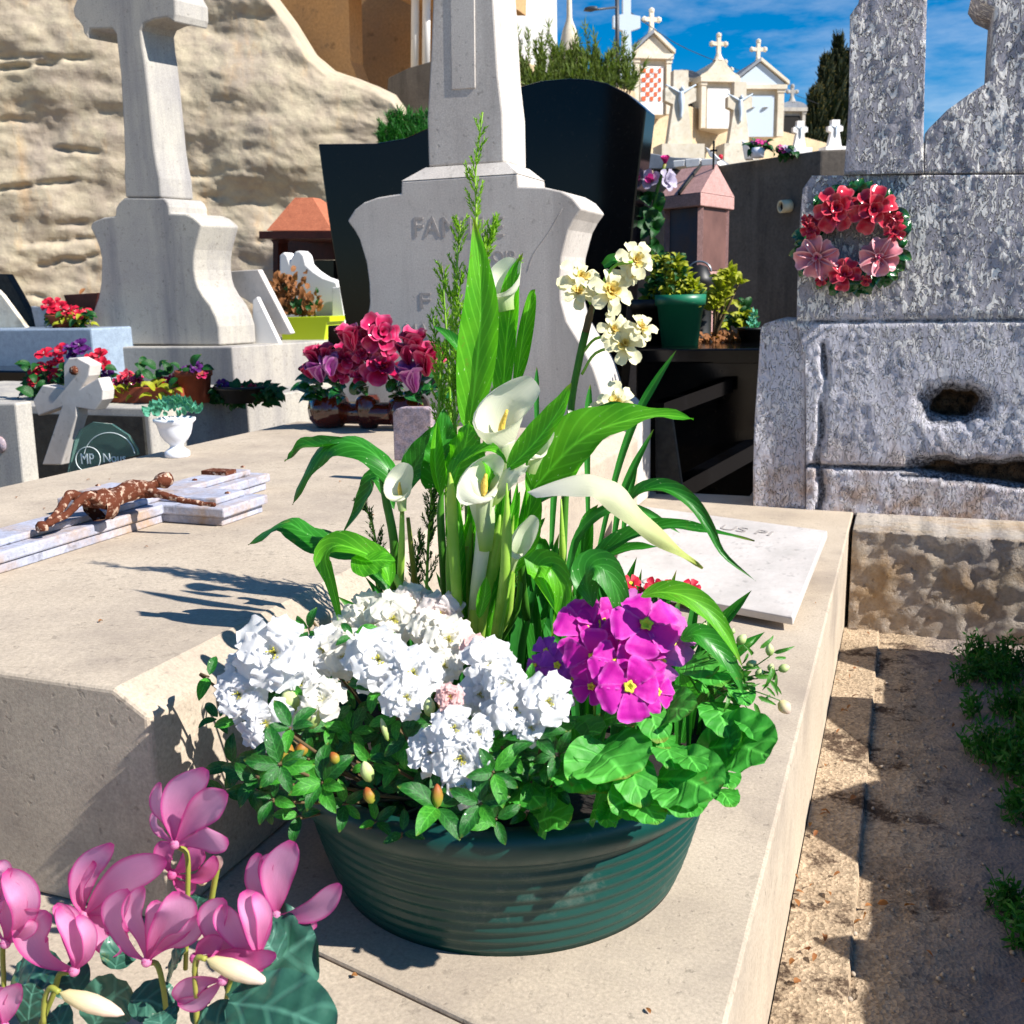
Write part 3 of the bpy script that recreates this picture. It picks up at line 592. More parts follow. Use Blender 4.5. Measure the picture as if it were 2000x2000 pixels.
# ---- terrace wall
def atdep(x, y, d): r = ray(x, y); return CAMLOC+r*(d/r.dot(FWD))
ZT = .66+386/2000*34; L0, L1 = atz(1200, 168, ZT), atz(1700, 302, ZT)
nv = (L1-L0).normalized(); bk = Vector((-nv.y, nv.x, 0))
L0 = L0-nv*18; L1 = L1+nv*30
zprism('terrace_wall', [(L0.x, L0.y), (L1.x, L1.y), (L1.x+bk.x*40, L1.y+bk.y*40), (L0.x+bk.x*40, L0.y+bk.y*40)], -.3, ZT, M['terrace'], None, .02, label='long sand coloured rendered terrace wall below the row of tomb chapels', cat='wall')

# ---- cliff
NX, NZ = 270, 230
CRK = [(90, 205, 290, 298, .12), (-60, 160, 378, 350, .14), (30, 205, 478, 462, .1), (60, 210, 520, 495, .12), (100, 180, 440, 430, .08), (-60, 130, 140, 128, .16), (-60, 190, 112, 120, .1), (350, 420, 340, 345, .05), (440, 520, 330, 340, .04), (480, 540, 470, 474, .06), (370, 450, 385, 380, .05), (-60, 100, 590, 575, .08), (-60, 60, 240, 232, .08)]
def topy(x): 
    pts = [(-260, -300), (300, -300), (470, -110), (560, 10), (600, 75), (640, 108), (690, 124), (730, 140), (765, 158), (788, 190), (786, 235), (790, 300), (840, 330), (900, 380)]
    for (a, b), (c, d) in zip(pts, pts[1:]):
        if a <= x <= c: return b+(d-b)*(x-a)/(c-a)
    return pts[-1][1]
RA = at(860, 560, 9.3); RN = Vector((.40, -.917, 0))
def rk(x, y): d = ray(x, y); return CAMLOC+d*((RA-CAMLOC).dot(RN)/d.dot(RN))
V = []
for j in range(NZ+6):
    for i in range(NX+1):
        x = -260+1120*i/NX; ty = topy(x)
        if j >= 5:
            v = (j-5)/NZ; y = ty+(760-ty)*v; p = rk(x, y)
            q = Vector((p.x*.55, p.y*.2, p.z*1.1)); d = .20*fbm(q*.9, 6, .48)
            led = noise.noise(Vector((p.x*.8, 1, p.z*3.2+.5*noise.noise(p*.8)))); d += .05*max(0, led)*(1 if p.x < -4.6 else .2)
            for (ax0, ax1, ay0, ay1, dp) in CRK:
                if ax0 <= x <= ax1:
                    yc = ay0+(ay1-ay0)*(x-ax0)/(ax1-ax0)+6*noise.noise(Vector((x*.03, ay0, 0))); k_ = (y-yc)/9
                    if abs(k_) < 1: d -= dp*.6*(1-abs(k_))*max(0, min(1, (x-ax0)/25, (ax1-x)/25)*(.5+.9*noise.noise(Vector((x*.05, ay0, 3)))+.3))
            d += .014*fbm(p*3, 5, .55)+.02*noise.noise(p*2.2)
            edge = max(0, 1-(y-ty)/45); p = p+RN*(d-edge**2*.7); last = p
            if x > 400: p.y -= .0
            V.append(p)
        else:
            p = rk(x, ty); k = (5-j)/5; hd = Vector((ray(x, ty).x, ray(x, ty).y, 0)).normalized(); V.append(p+hd*(.7+k*3))
W1 = NX+1
Fs = [(j*W1+i, (j+1)*W1+i, (j+1)*W1+i+1, j*W1+i+1) for j in range(NZ+5) for i in range(NX)]
me = mesh('rock_cliff', V, Fs, M['rock'], smooth=True); recalc(me); obj('rock_cliff', me, kind='structure')

# house on the cliff: ochre wall, shaded porch with pale pipes, grey retaining wall
g = thing('cliff_house', 'ochre house end with a shaded porch standing on the rock cliff', 'house', at(640, 120, 11))
prism('wall', [(520, -120), (678, -120), (684, 118), (700, 160), (520, 200)], 11, .3, M['house'], parent=g)
prism('porch_back', [(640, -120), (860, -120), (860, 180), (640, 180)], 12.6, .2, M['house'], parent=g)
prism('porch_roof', [(640, -260), (870, -260), (870, -80), (640, -80)], 10.4, 2.4, M['house'], parent=g)
prism('porch_wall', [(844, -120), (900, -120), (900, 160), (844, 160)], 11.2, .6, M['house'], parent=g)
for x in (812, 834): MB().add(*tube([at(x, -120, 11.0), at(x-2, 145, 11.0)], .045, 12)).obj('column', M['white'], g)
prism('grey_retaining_wall', [(758, 152), (800, 132), (850, 118), (850, 330), (745, 330)], 10.2, .4, M['wallgrey'], label='shadowed grey retaining wall right of the rounded rock', cat='wall')

# ---- white building and tomb chapels
def loc_mesh(mb, name, mat, parent, P, rz, smooth=False):
    R_ = Matrix.Rotation(rz, 3, 'Z'); V = [P+R_@v for v in mb.V]; me = mesh(name, V, mb.F, mat, mb.U, smooth); recalc(me); return obj(name, me, parent)
def crossmb(mb, c, h, t, arm=.62, ya=.66, orn=True):
    c = Vector(c); mb.add(*box(c+Vector((0, 0, h/2)), (t, t, h))); mb.add(*box(c+Vector((0, 0, h*ya)), (h*arm, t*.9, t)))
    if orn:
        for p in ((0, h), (-h*arm/2, h*ya), (h*arm/2, h*ya)): mb.add(*lathe([(.01, -t*.8), (t*.75, -t*.35), (t*.75, t*.35), (.01, t*.8)], c+Vector((p[0], 0, p[1])), 8))
    return mb
def chapel(xc, ybase, wpx, heave, hroof, dep, rz, label, door='wall', crosses=(0,), ch=.9, L=2.4, roof='gable', cmat='chapel'):
    P = atdep(xc, ybase, dep); u = dep/2000; w_ = wpx*u/cos(rz); h = heave*u; rh = hroof*u
    g = thing('tomb_chapel', label, 'tomb chapel', P, 'tomb chapels on the terrace')
    P = P-Vector((0, 0, .5)); h += .5
    m_ = MB().add(*bx(-w_*.42, w_*.42, .14, L, 0, h)); wall = loc_mesh(m_, 'wall', M[cmat], g, P, rz)
    for s_ in (-1, 1):
        m_ = MB().add(*bx(s_*w_*.42-w_*.06, s_*w_*.42+w_*.06, 0, .24, 0, h*.93)).add(*bx(s_*w_*.42-w_*.08, s_*w_*.42+w_*.08, -.03, .26, h*.93, h))
        loc_mesh(m_, 'pilaster', M[cmat], g, P, rz)
    m_ = MB().add(*bx(-w_*.52, w_*.52, -.08, L+.06, h, h+.16)); loc_mesh(m_, 'cornice', M[cmat], g, P, rz)
    hb = h+.165
    if roof == 'gable':
        V, Fs = prism_vf([Vector((-w_*.52, .02, hb)), Vector((w_*.52, .02, hb)), Vector((0, .02, hb+rh))], Vector((0, L, 0))); loc_mesh(MB().add(V, Fs), 'pediment', M['chapel' if door != 'blue' else 'bluedoor'], g, P, rz)
        for s_ in (-1, 1):
            a = Vector((s_*w_*.56, -.1, hb)); b = Vector((0, -.1, hb+rh+.05)); t_ = Vector((0, 0, .13))
            V, Fs = prism_vf([a, b, b+t_, a+t_], Vector((0, L+.2, 0))); loc_mesh(MB().add(V, Fs), 'roof', M['slate' if s_ < 0 else cmat], g, P, rz)
    elif roof == 'ogee':
        pts = [(-.52, 0), (-.5, .12), (-.34, .3), (-.2, .62), (-.1, .92), (0, 1), (.1, .92), (.2, .62), (.34, .3), (.5, .12), (.52, 0)]
        V, Fs = prism_vf([Vector((a*w_, 0, hb+b*rh)) for a, b in pts], Vector((0, L*.9, 0))); loc_mesh(MB().add(V, Fs), 'pediment', M[cmat], g, P, rz)
    elif roof == 'arch':
        pts = [(cos(a)*.54, sin(a)) for a in [pi*i/12 for i in range(13)]]
        V, Fs = prism_vf([Vector((a*w_, 0, hb+b*rh)) for a, b in pts], Vector((0, L, 0))); loc_mesh(MB().add(V, Fs), 'roof', M['slate'], g, P, rz)
    dm = {'wall': M['white'], 'blue': M['bluedoor'], 'dark': M['dark'], 'lattice': M['white']}[door]
    m_ = MB().add(*bx(-w_*.3, w_*.3, .08, .139, 0, h*.88)); dr = loc_mesh(m_, 'door', dm, g, P, rz)
    if door == 'blue':
        for s_ in (-1, 1): loc_mesh(MB().add(*lathe([(.0, -.02), (.12, 0), (.0, .02)], (s_*w_*.13, .07, h*.62), 10)), 'handle', M['cross'], dr, P, rz)
    if door == 'lattice':
        m_ = MB()
        for i in range(5):
            for j in range(7):
                if (i+j) % 2 == 0 or (i*7+j*5) % 4 == 0: m_.add(*bx(-w_*.27+i*w_*.11, -w_*.27+(i+1)*w_*.10, .05, .079, h*.25+j*h*.085, h*.25+(j+.9)*h*.085))
        loc_mesh(m_, 'lattice', M['orange'], dr, P, rz)
    for cx in crosses:
        m_ = crossmb(MB(), (cx*w_, L*.08 if cx == 0 else L*.5, hb+rh*(1-abs(cx)*1.4)-.03), ch, .13); m_.add(*lathe([(.22, 0), (.14, .12), (.07, .3), (.05, .3)], (cx*w_, L*.08 if cx == 0 else L*.5, hb+rh*(1-abs(cx)*1.4)-.05), 10)); loc_mesh(m_, 'roof_cross', M[cmat], g, P, rz)
    return g
chapel(1275, 192, 66, 72, 34, 34.5, radians(32), 'small sandstone tomb chapel with an orange lattice door below its cross', 'lattice', (0,), .82)
chapel(1336, 195, 52, 32, 15, 38, radians(32), 'low tomb chapel with a rounded pale grey roof between two crossed chapels', 'dark', (), roof='arch')
chapel(1405, 222, 66, 58, 34, 37.5, radians(32), 'cream tomb chapel with scroll shaped pediment, columns and a single cross', 'wall', (0,), .85, roof='ogee')
chapel(1482, 240, 92, 62, 40, 40, radians(28), 'widest tomb chapel with pale blue doors under a triangular pediment', 'blue', (0, -.4), .85, 3.4)
chapel(1548, 262, 46, 42, 12, 47, radians(30), 'small grey tomb chapel near the cypresses with a short cross', 'dark', (0,), .7, roof='arch', cmat='cross')
g = thing('white_house', 'plain bright white house wall against the sky behind the shaft', 'house', atdep(1040, 110, 30))
P = atdep(1048, 112, 30); loc_mesh(MB().add(*bx(-2.2, .62, 0, 4, -2, 9)), 'wall', M['white'], g, P, radians(30))
def standing_cross(xc, yb, ytop, dep, label, mat, rz=radians(30), arm=.5, t=.09, body=False, thick=1.0, ped=True, tip=False):
    P = atdep(xc, yb, dep); h = (yb-ytop)*dep/2000; g = thing('memorial_cross', label, 'cross', P, 'memorial crosses on the hillside'); tt = h*t*thick
    m_ = MB(); b = h*.16 if ped else 0
    V, Fs = prism_vf([Vector((-tt*1.3, -tt/2, b)), Vector((tt*1.3, -tt/2, b)), Vector((tt*.75, -tt/2, h*.62)), Vector((h*arm/2, -tt/2, h*.66)), Vector((h*arm/2, -tt/2, h*.80)), Vector((tt*.75, -tt/2, h*.82)), Vector((tt*.75, -tt/2, h)), Vector((-tt*.75, -tt/2, h)), Vector((-tt*.75, -tt/2, h*.82)), Vector((-h*arm/2, -tt/2, h*.80)), Vector((-h*arm/2, -tt/2, h*.66)), Vector((-tt*.75, -tt/2, h*.62))], Vector((0, tt, 0)))
    loc_mesh(m_.add(V, Fs), 'cross', M[mat], g, P, rz)
    if ped: loc_mesh(MB().add(*box((0, 0, b/2-.4), (tt*4.4, tt*3, b+.8))), 'pedestal', M[mat], g, P, rz)
    if body:
        m_ = MB(); s_ = h*.34; z0 = h*.46; tt *= .62
        m_.add(*tube([(0, -tt*.9, z0), (0.01*s_, -tt*1.1, z0+s_*.35), (0, -tt, z0+s_*.6), (0, -tt, z0+s_*.88)], [s_*.05, s_*.07, s_*.11, s_*.08], 8))
        m_.add(*lathe([(0, 0), (s_*.07, s_*.05), (s_*.075, s_*.12), (0, s_*.2)], (s_*.04, -tt*1.1, z0+s_*.88), 8))
        for a in (-1, 1): m_.add(*tube([(0, -tt, z0+s_*.82), (a*s_*.3, -tt*.9, z0+s_*.98), (a*s_*.55, -tt*.7, z0+s_*1.12)], [s_*.05, s_*.035, s_*.025], 6))
        loc_mesh(m_, 'corpus', M['bluedoor'], g, P, rz, True)
    return g
standing_cross(1325, 312, 150, 10, 'tall cream cross with a pale crucified figure, nearest the black headstone', 'chapel', arm=.38, t=.12, body=True, thick=1.0)
standing_cross(1440, 306, 170, 10.5, 'cream cross with a pale crucified figure beside the flower pots', 'chapel', arm=.36, t=.12, body=True, thick=1.0)
standing_cross(1560, 300, 240, 13, 'short white cross with a figure left of the cypresses', 'white', arm=.5, t=.16, body=True)
standing_cross(1628, 298, 238, 13, 'stubby white cross with a figure in front of the cypresses', 'white', arm=.5, t=.18, body=True)
standing_cross(1223, 160, 12, 26, 'slim blue grey cross against the sky beside the lamp pole', 'bluedoor', arm=.36, t=.07, ped=False)
g = thing('domed_pillar', 'sandstone pillar with onion shaped dome and cross behind the tamarisk', 'pillar', atdep(1113, 150, 28))
P = atdep(1113, 150, 28); loc_mesh(MB().add(*lathe([(.3, -2), (.3, .3), (.27, .8), (.2, 1.15), (.1, 1.4), (.075, 1.5), (.06, 2.3)], (0, 0, 0), 16)), 'dome', M['chapel'], g, P, 0, True)
loc_mesh(crossmb(MB(), (0, 0, 1.8), 1.0, .1), 'cross', M['chapel'], g, P, radians(20))
g = thing('street_lamp', 'thin lamp post with a short arm rising above the tamarisk', 'lamp post', atdep(1206, 160, 24))
MB().add(*tube([atdep(1206, 160, 24), atdep(1205, -60, 24)], .05, 10)).obj('pole', M['pole'], g)
MB().add(*tube([atdep(1205, 14, 24), atdep(1152, 20, 23.5)], .025, 8)).obj('arm', M['pole'], g)
MB().add(*lathe([(.02, 0), (.1, .03), (.08, .1), (.02, .12)], atdep(1154, 23, 23.5), 12, 1.8, .7)).obj('lamp_head', M['pole'], g)
mb = MB(); mb.add(*tube([atdep(1225, 20, 26), atdep(1330, 90, 34), atdep(1440, 136, 42), atdep(1580, 196, 55), atdep(1760, 262, 80)], .012, 5)); o = mb.obj('power_cable', M['cable']); meta(o, 'thin black cable sagging across the sky from the lamp post', 'cable')

# ================================================================== FOLIAGE AND FLOWER BUILDERS
def BL(parent, name, mat, crop, pts, Y, wpx, nh=None, **k):
    """one leaf or petal: midrib measured at its real depth, half width in crop units"""
    P = [at(*crop(p[0], p[1]), Y+(p[2] if len(p) > 2 else 0)) for p in pts]
    wd = wpx*crop.k*pxs(P[len(P)//2]); lab = k.pop('label', None)
    if nh is None: nh = NF
    return MB().add(*blade(P, wd, nh, **k)).obj(name, mat, parent, label=lab)
def TB(parent, name, mat, crop, pts, Y, rpx, n=8, **k):
    P = [at(*crop(p[0], p[1]), Y+(p[2] if len(p) > 2 else 0)) for p in pts]; u = crop.k*pxs(P[0])
    r = [x*u for x in (rpx if isinstance(rpx, (list, tuple)) else [rpx, rpx])]
    return MB().add(*tube(P, r, n)).obj(name, mat, parent, **k)
def unit(name, mat, wd, prof, cup, ruf=0, nr=3, bow=.15, seed=0, nu=8, nv=5, noi=0, tipc=0):
    P = [(0, 0, 0), (0, .33, bow*.2), (0, .7, bow*.1-tipc*.1), (0, 1, -bow-tipc)]
    V, Fs, U = blade(P, wd, Vector((0, 0, 1)), prof, cup, ruf, nr, nu, nv, seed, noi=noi); return mesh(name, V, Fs, M[mat] if isinstance(mat, str) else mat, U, True)
def frame(o, d, n, s):
    d = d.normalized(); x = d.cross(n)
    if x.length < 1e-4: x = d.orthogonal()
    x.normalize(); n = x.cross(d); m = Matrix((x, d, n)).transposed().to_4x4()
    return Matrix.Translation(o) @ m @ Matrix.Scale(s, 4)
def basis(a):
    a = a.normalized(); x = a.orthogonal().normalized(); return x, a.cross(x)
def flower(parent, name, c, axis, layers, r, rnd, core=None, label=None):
    """core mesh is the part, petals are its sub-parts. layers: (count, length, tilt deg, [meshes], lift)"""
    axis = axis.normalized(); x, y = basis(axis)
    core = core or CORE
    f = obj(name, core, parent, frame(c, axis, x, r), label=label)
    for L_ in layers:
        n, ln, tilt, ms = L_[:4]; lift = L_[4] if len(L_) > 4 else 0; ph = rnd.random()*6.3
        for i in range(n):
            a = ph+2*pi*(i+rnd.uniform(-.16, .16))/n; rad = x*cos(a)+y*sin(a); t = radians(tilt+rnd.uniform(-9, 9))
            d = axis*cos(t)+rad*sin(t); nn = axis*sin(t)-rad*cos(t)
            obj('petal', rnd.choice(ms), f, frame(c+axis*(lift*r)+rad*(.03*r), d, nn, r*ln*rnd.uniform(.9, 1.1)))
    return f
def core_mesh(name, mat, n=9, h=.5, sp=.25, r=.02, seed=1):
    rr = random.Random(seed); m_ = MB()
    for i in range(n):
        a = rr.random()*6.3; s_ = rr.random()*sp; tip = Vector((cos(a)*s_, h*rr.uniform(.7, 1.1), sin(a)*s_)); m_.add(*tube([Vector((0, 0, 0)), tip], [r*.6, r*.6], 4, 2)); m_.add(*lathe([(0, -r*2), (r*1.6, 0), (0, r*2)], tip, 5))
    return m_.mesh(name, M[mat])
CORE = core_mesh('stamens', 'stamen')

# ================================================================== PLANTED BOWL
PC = Vector((-.4165, 1.05, 0))
e1 = at(628, 1600, .985); e2 = at(1434, 1500, .985)
BA = radians(21)
g = thing('planter_bowl', 'large dark green ribbed plastic bowl holding the lilies, azalea and primulas', 'planter', PC)
RX_, RY_ = .257, .257
prof = [(.005, .004), (.76, .004), (.79, .0)]
for i in range(46):
    u = i/45; r_ = .79+.145*u**.8; k_ = sin(u*9*2*pi)
    prof.append((r_+.0055*k_*(1 if .02 < u < .97 else 0), .004+.128*u))
MB().add(*lathe([(a*RX_, b) for a, b in prof], PC, 96, 1, RY_/RX_, BA)).obj('bowl', M['plastic'], g)
rp = [(.935, .128), (.955, .127), (.995, .133), (1.015, .146), (1.012, .158), (.985, .166), (.94, .166), (.915, .160), (.905, .13), (.89, .09), (.3, .088)]
MB().add(*lathe([(a*RX_, b) for a, b in rp], PC, 96, 1, RY_/RX_, BA)).obj('rim', M['plastic'], g)
V, Fs, U = lathe([(.001, .142), (.2, .145), (.4, .142), (.6, .143), (.8, .14), (.925, .136)], (0, 0, 0), 60)
V = [PC+Vector((v.x*RX_*cos(BA)-v.y*RY_*sin(BA), v.x*RX_*sin(BA)+v.y*RY_*cos(BA), v.z+.008*noise.noise(v*9))) for v in V]
MB().add(V, Fs, U).obj('soil', M['soil'], g)

# ---- calla lily: leaves, petioles, flowers
g = thing('calla_lily', 'tall calla lily with speckled upright leaves and white flowers in the green bowl', 'calla lily', PC+Vector((-.03, .06, .14)))
up, ca = VUP, CAMW
SIDE = (CAMW+Vector((.5, 0, .2))).normalized()
def L(pts, Y, wd, mat='calla', **k): return BL(g, 'leaf', M[mat], CA, pts, Y, wd*1.15, nu=k.pop('nu', 22), nv=k.pop('nv', 8), **k)
L([(838, 860), (862, 700), (880, 520), (888, 380), (880, 230), (861, 48)], 1.04, 66, cup=.55, ruf=.05, prof='leaf', seed=1)
L([(968, 790), (975, 640), (985, 500), (1000, 380), (1015, 270), (1046, 182)], 1.10, 44, cup=.7, ruf=.06, seed=2, nh=(CAMW+Vector((-.3, 0, 0))))
L([(1012, 700), (1030, 600), (1045, 500), (1062, 410), (1078, 340), (1092, 318)], 1.12, 27, cup=.7, seed=3, nh=SIDE)
L([(850, 600), (810, 545), (760, 495), (708, 458)], 1.07, 24, cup=.6, seed=4, mat='callad', nh=(CAMW+VUP).normalized())
L([(755, 1060), (745, 960), (742, 880), (748, 770)], 1.0, 96, 'callad', cup=.35, ruf=.12, seed=5, nh=(CAMW+Vector((.25, 0, -.1))), prof='heart')
L([(770, 1085), (800, 1000), (830, 900), (845, 815)], .99, 84, cup=-.25, ruf=.14, seed=6, nh=(CAMW+Vector((-.5, 0, .15))), prof='leaf')
L([(735, 1100), (716, 1000), (714, 900), (722, 815)], .975, 26, cup=1.0, seed=7, nh=SIDE)
L([(590, 1110), (545, 1010), (480, 935), (400, 897), (318, 905), (255, 965), (208, 1050), (178, 1132)], .98, 52, 'callad', cup=-.35, ruf=.10, seed=8, nh=[(VUP+CAMW*.6), (VUP+CAMW*.5), (CAMW+VUP*.5+Vector((-.6, 0, 0))), CAMW+Vector((-.9, 0, 0))])
L([(400, 900), (330, 905), (262, 912), (215, 915), (178, 950), (146, 968)], .985, 26, 'callad', cup=.9, ruf=.15, seed=9, nh=(VUP+CAMW*.8))
L([(1085, 1075), (1160, 985), (1240, 905), (1330, 850), (1440, 815), (1560, 795), (1690, 806)], 1.0, 98, cup=.32, ruf=.10, seed=10, prof='lance', nh=[(CAMW+VUP*.2), (CAMW+VUP*.7), (VUP+CAMW*.3)])
L([(985, 1000), (1060, 930), (1130, 850), (1190, 760), (1228, 672)], .945, 48, cup=.5, ruf=.06, seed=11, nh=(CAMW+Vector((-.35, 0, .25))))
L([(765, 1050), (800, 985), (860, 942), (930, 925), (985, 975)], .95, 34, cup=.5, ruf=.12, seed=12, nh=(VUP+CAMW*.6))
L([(900, 1150), (925, 1060), (915, 985), (880, 945)], .945, 26, cup=.8, seed=13, nh=SIDE)
L([(600, 1060), (640, 985), (690, 900), (735, 820)], 1.03, 46, 'callad', cup=.4, ruf=.1, seed=14, nh=(CAMW+VUP*.4))
L([(985, 1400), (1040, 1290), (1060, 1190), (1075, 1100), (1055, 1010)], 1.0, 44, cup=.6, ruf=.08, seed=15, nh=(CAMW+Vector((.5, 0, 0))))
L([(1060, 1170), (1100, 1130), (1180, 1090), (1300, 1068), (1420, 1090)], 1.02, 34, 'callad', cup=.4, seed=16, nh=(VUP+CAMW*.4))
L([(560, 1150), (500, 1030), (462, 1090), (420, 1170), (365, 1240)], 1.08, 40, 'callad', cup=.5, seed=17, nh=(CAMW*.6+VUP))
L([(545, 1440), (520, 1360), (440, 1310), (345, 1285), (300, 1330), (325, 1430), (368, 1612)], .90, 44, cup=.55, ruf=.12, seed=18, nh=[VUP+CAMW*.3, VUP+CAMW*.6, CAMW+Vector((-.4, 0, 0)), CAMW])
L([(400, 1330), (450, 1345), (510, 1340), (566, 1345)], .89, 56, cup=-.2, ruf=.1, seed=19, nh=(CAMW*.8+VUP*.8), prof='leaf')
L([(460, 1330), (350, 1280), (240, 1245), (140, 1200), (10, 1285)], 1.02, 62, 'callad', cup=-.25, ruf=.12, seed=20, nh=(VUP+CAMW*.5), prof='leaf')
L([(1310, 1520), (1285, 1420), (1310, 1365), (1365, 1390), (1412, 1500), (1416, 1672)], .90, 58, 'callad', cup=.3, ruf=.06, seed=21, nh=[VUP+CAMW*.2, CAMW+VUP*.4, CAMW])
L([(1185, 1560), (1120, 1400), (1108, 1365), (1160, 1380), (1195, 1480), (1152, 1645)], .93, 52, cup=.5, ruf=.06, seed=22, nh=[VUP+CAMW*.2, CAMW+VUP*.4, CAMW])
L([(1490, 1480), (1560, 1462), (1650, 1475), (1740, 1530), (1810, 1620), (1875, 1745)], .88, 42, cup=.4, ruf=.06, seed=23, nh=[VUP+CAMW*.6, VUP*.6+CAMW, CAMW+Vector((.6, 0, 0))])
L([(1640, 1640), (1700, 1622), (1760, 1660), (1830, 1740), (1880, 1850)], .90, 40, 'callad', cup=.4, seed=24, nh=(CAMW+VUP*.7))
L([(1290, 1360), (1380, 1290), (1480, 1240), (1600, 1212), (1740, 1230), (1920, 1268)], .98, 44, 'callad', cup=.35, ruf=.08, seed=25, prof='lance', nh=(VUP+CAMW*.6))
L([(1190, 1480), (1260, 1390), (1350, 1330), (1450, 1300), (1560, 1290)], 1.0, 40, 'callad', cup=.5, ruf=.08, seed=26, nh=(VUP+CAMW*.6))
L([(1440, 1130), (1500, 1080), (1590, 1075), (1680, 1130), (1745, 1220), (1800, 1320), (1925, 1420)], .97, 30, 'callad', cup=.7, ruf=.05, seed=27, prof='lance', nh=[VUP+CAMW*.4, CAMW+VUP*.6, CAMW+Vector((.5, 0, 0))])
L([(690, 1000), (640, 1040), (600, 1090), (575, 1150)], 1.05, 22, 'callad', cup=.6, seed=28)
L([(1100, 1480), (1110, 1330), (1090, 1250), (1130, 1180)], 1.08, 34, 'callad', cup=.6, seed=29)
L([(1250, 1500), (1270, 1340), (1290, 1200), (1330, 1130)], 1.12, 30, 'callad', cup=.6, seed=30)
L([(560, 1480), (520, 1420), (470, 1380), (430, 1330)], 1.06, 26, 'callad', cup=.6, seed=31)
L([(880, 1560), (900, 1480), (905, 1440), (908, 1400)], .93, 22, 'calla', cup=.8, seed=32)
for i, (pts, Y, r_, mt) in enumerate([
    ([(808, 1665, .03), (795, 1450), (782, 1250), (775, 1080), (770, 1010)], .94, [15, 16, 15, 12], 'stem'),
    ([(890, 1650, .03), (925, 1420), (965, 1250), (990, 1120)], .96, [15, 17, 15, 10], 'stem'),
    ([(935, 1660, .03), (975, 1420), (985, 1250), (985, 1050)], .93, [13, 15, 15, 9], 'stem'),
    ([(815, 1560, .03), (850, 1320), (858, 1180), (850, 1080)], 1.0, [13, 12, 12, 9], 'stem'),
    ([(755, 1500, .02), (742, 1300), (735, 1150), (745, 1040)], 1.0, [13, 12, 11, 9], 'stemd'),
    ([(582, 1450, .02), (588, 1300), (590, 1150)], .96, [11, 10, 9], 'stem'),
    ([(560, 1460, .03), (560, 1280), (530, 1120), (500, 1000)], .98, [14, 13, 12, 10], 'stemd'),
    ([(638, 1425, .02), (625, 1300), (612, 1180)], 1.0, [9, 8, 8], 'cycstem'),
    ([(850, 1640, .03), (845, 1300), (840, 1000), (838, 850)], 1.04, [14, 13, 12, 11], 'stemd'),
    ([(960, 1640, .03), (990, 1200), (975, 900), (965, 780)], 1.1, [11, 10, 9, 8], 'stemd'),
    ([(1200, 1500, .03), (1195, 1300), (1190, 1110)], 1.05, [11, 10, 9], 'stem'),
    ([(1060, 1560, .04), (1040, 1350), (1070, 1150), (1100, 1060)], 1.02, [12, 11, 10, 9], 'stemd'),
    ([(640, 1560, .04), (600, 1480), (560, 1400), (540, 1420)], .95, [11, 10, 9, 8], 'stem'),
    ([(900, 1600, .04), (870, 1520), (858, 1440), (862, 1360)], .97, [10, 9, 8, 7], 'stem')]):
    TB(g, 'leaf_stalk', M[mt], CA, pts, Y, [q*1.3 for q in r_[:-1]]+[r_[-1]*(.9 if i in (5, 7) else .25)], 10)
TB(g, 'leaf_stalk', M['spathe'], CA, [(845, 1660, .03), (872, 1450), (892, 1300), (896, 1225)], .945, [17, 24, 27, 26], 14)
TB(g, 'leaf_stalk', M['stem'], CA, [(935, 1500, .02), (962, 1200), (980, 1005)], .975, [14, 16, 24], 10)
TB(g, 'leaf_stalk', M['stem'], CA, [(930, 1600, .02), (975, 1450), (1000, 1375)], .96, [10, 10, 13], 10)
for x0, x1, x2, Yk, rr_, mt in [(795, 775, 765, .95, 19, 'stem'), (832, 812, 800, .94, 17, 'calla'), (858, 880, 905, .93, 20, 'stem'), (880, 925, 960, .935, 22, 'stem'), (905, 950, 1000, .94, 17, 'calla'), (930, 975, 1015, .95, 19, 'stem'), (820, 835, 850, .96, 18, 'stem'), (950, 1000, 1040, .96, 15, 'stem')]:
    TB(g, 'leaf_stalk', M[mt], CA, [(x0, 1680, .02), ((x0+x1)/2-6, 1520), (x1, 1370), ((x1+x2)/2+4, 1260), (x2, 1130+(x0*7) % 90)], Yk+.022, [rr_*.8, rr_, rr_*1.1, rr_*.8, rr_*.15], 12)
    L([(x1, 1400), ((x1+x2)/2+4, 1250), (x2+6, 1120+(x0*7) % 90), (x2+(x2-x1)*.5, 1010+(x0*11) % 80)], Yk+.03, rr_*1.3, 'calla', cup=.8, seed=x0, nh=(CAMW+RIGHT*(.4 if x0 % 2 else -.4)))
for k_ in range(9):                                   # a bright sheaf of short stalks low in the clump
    x0 = 790+k_*20; TB(g, 'leaf_stalk', M['stem' if k_ % 2 else 'stemd'], CA, [(x0, 1660, .03), (x0+10+8*k_, 1520), (x0+16+9*k_, 1340-50*(k_ % 4))], .965+.008*k_, [13, 13, 8], 8)
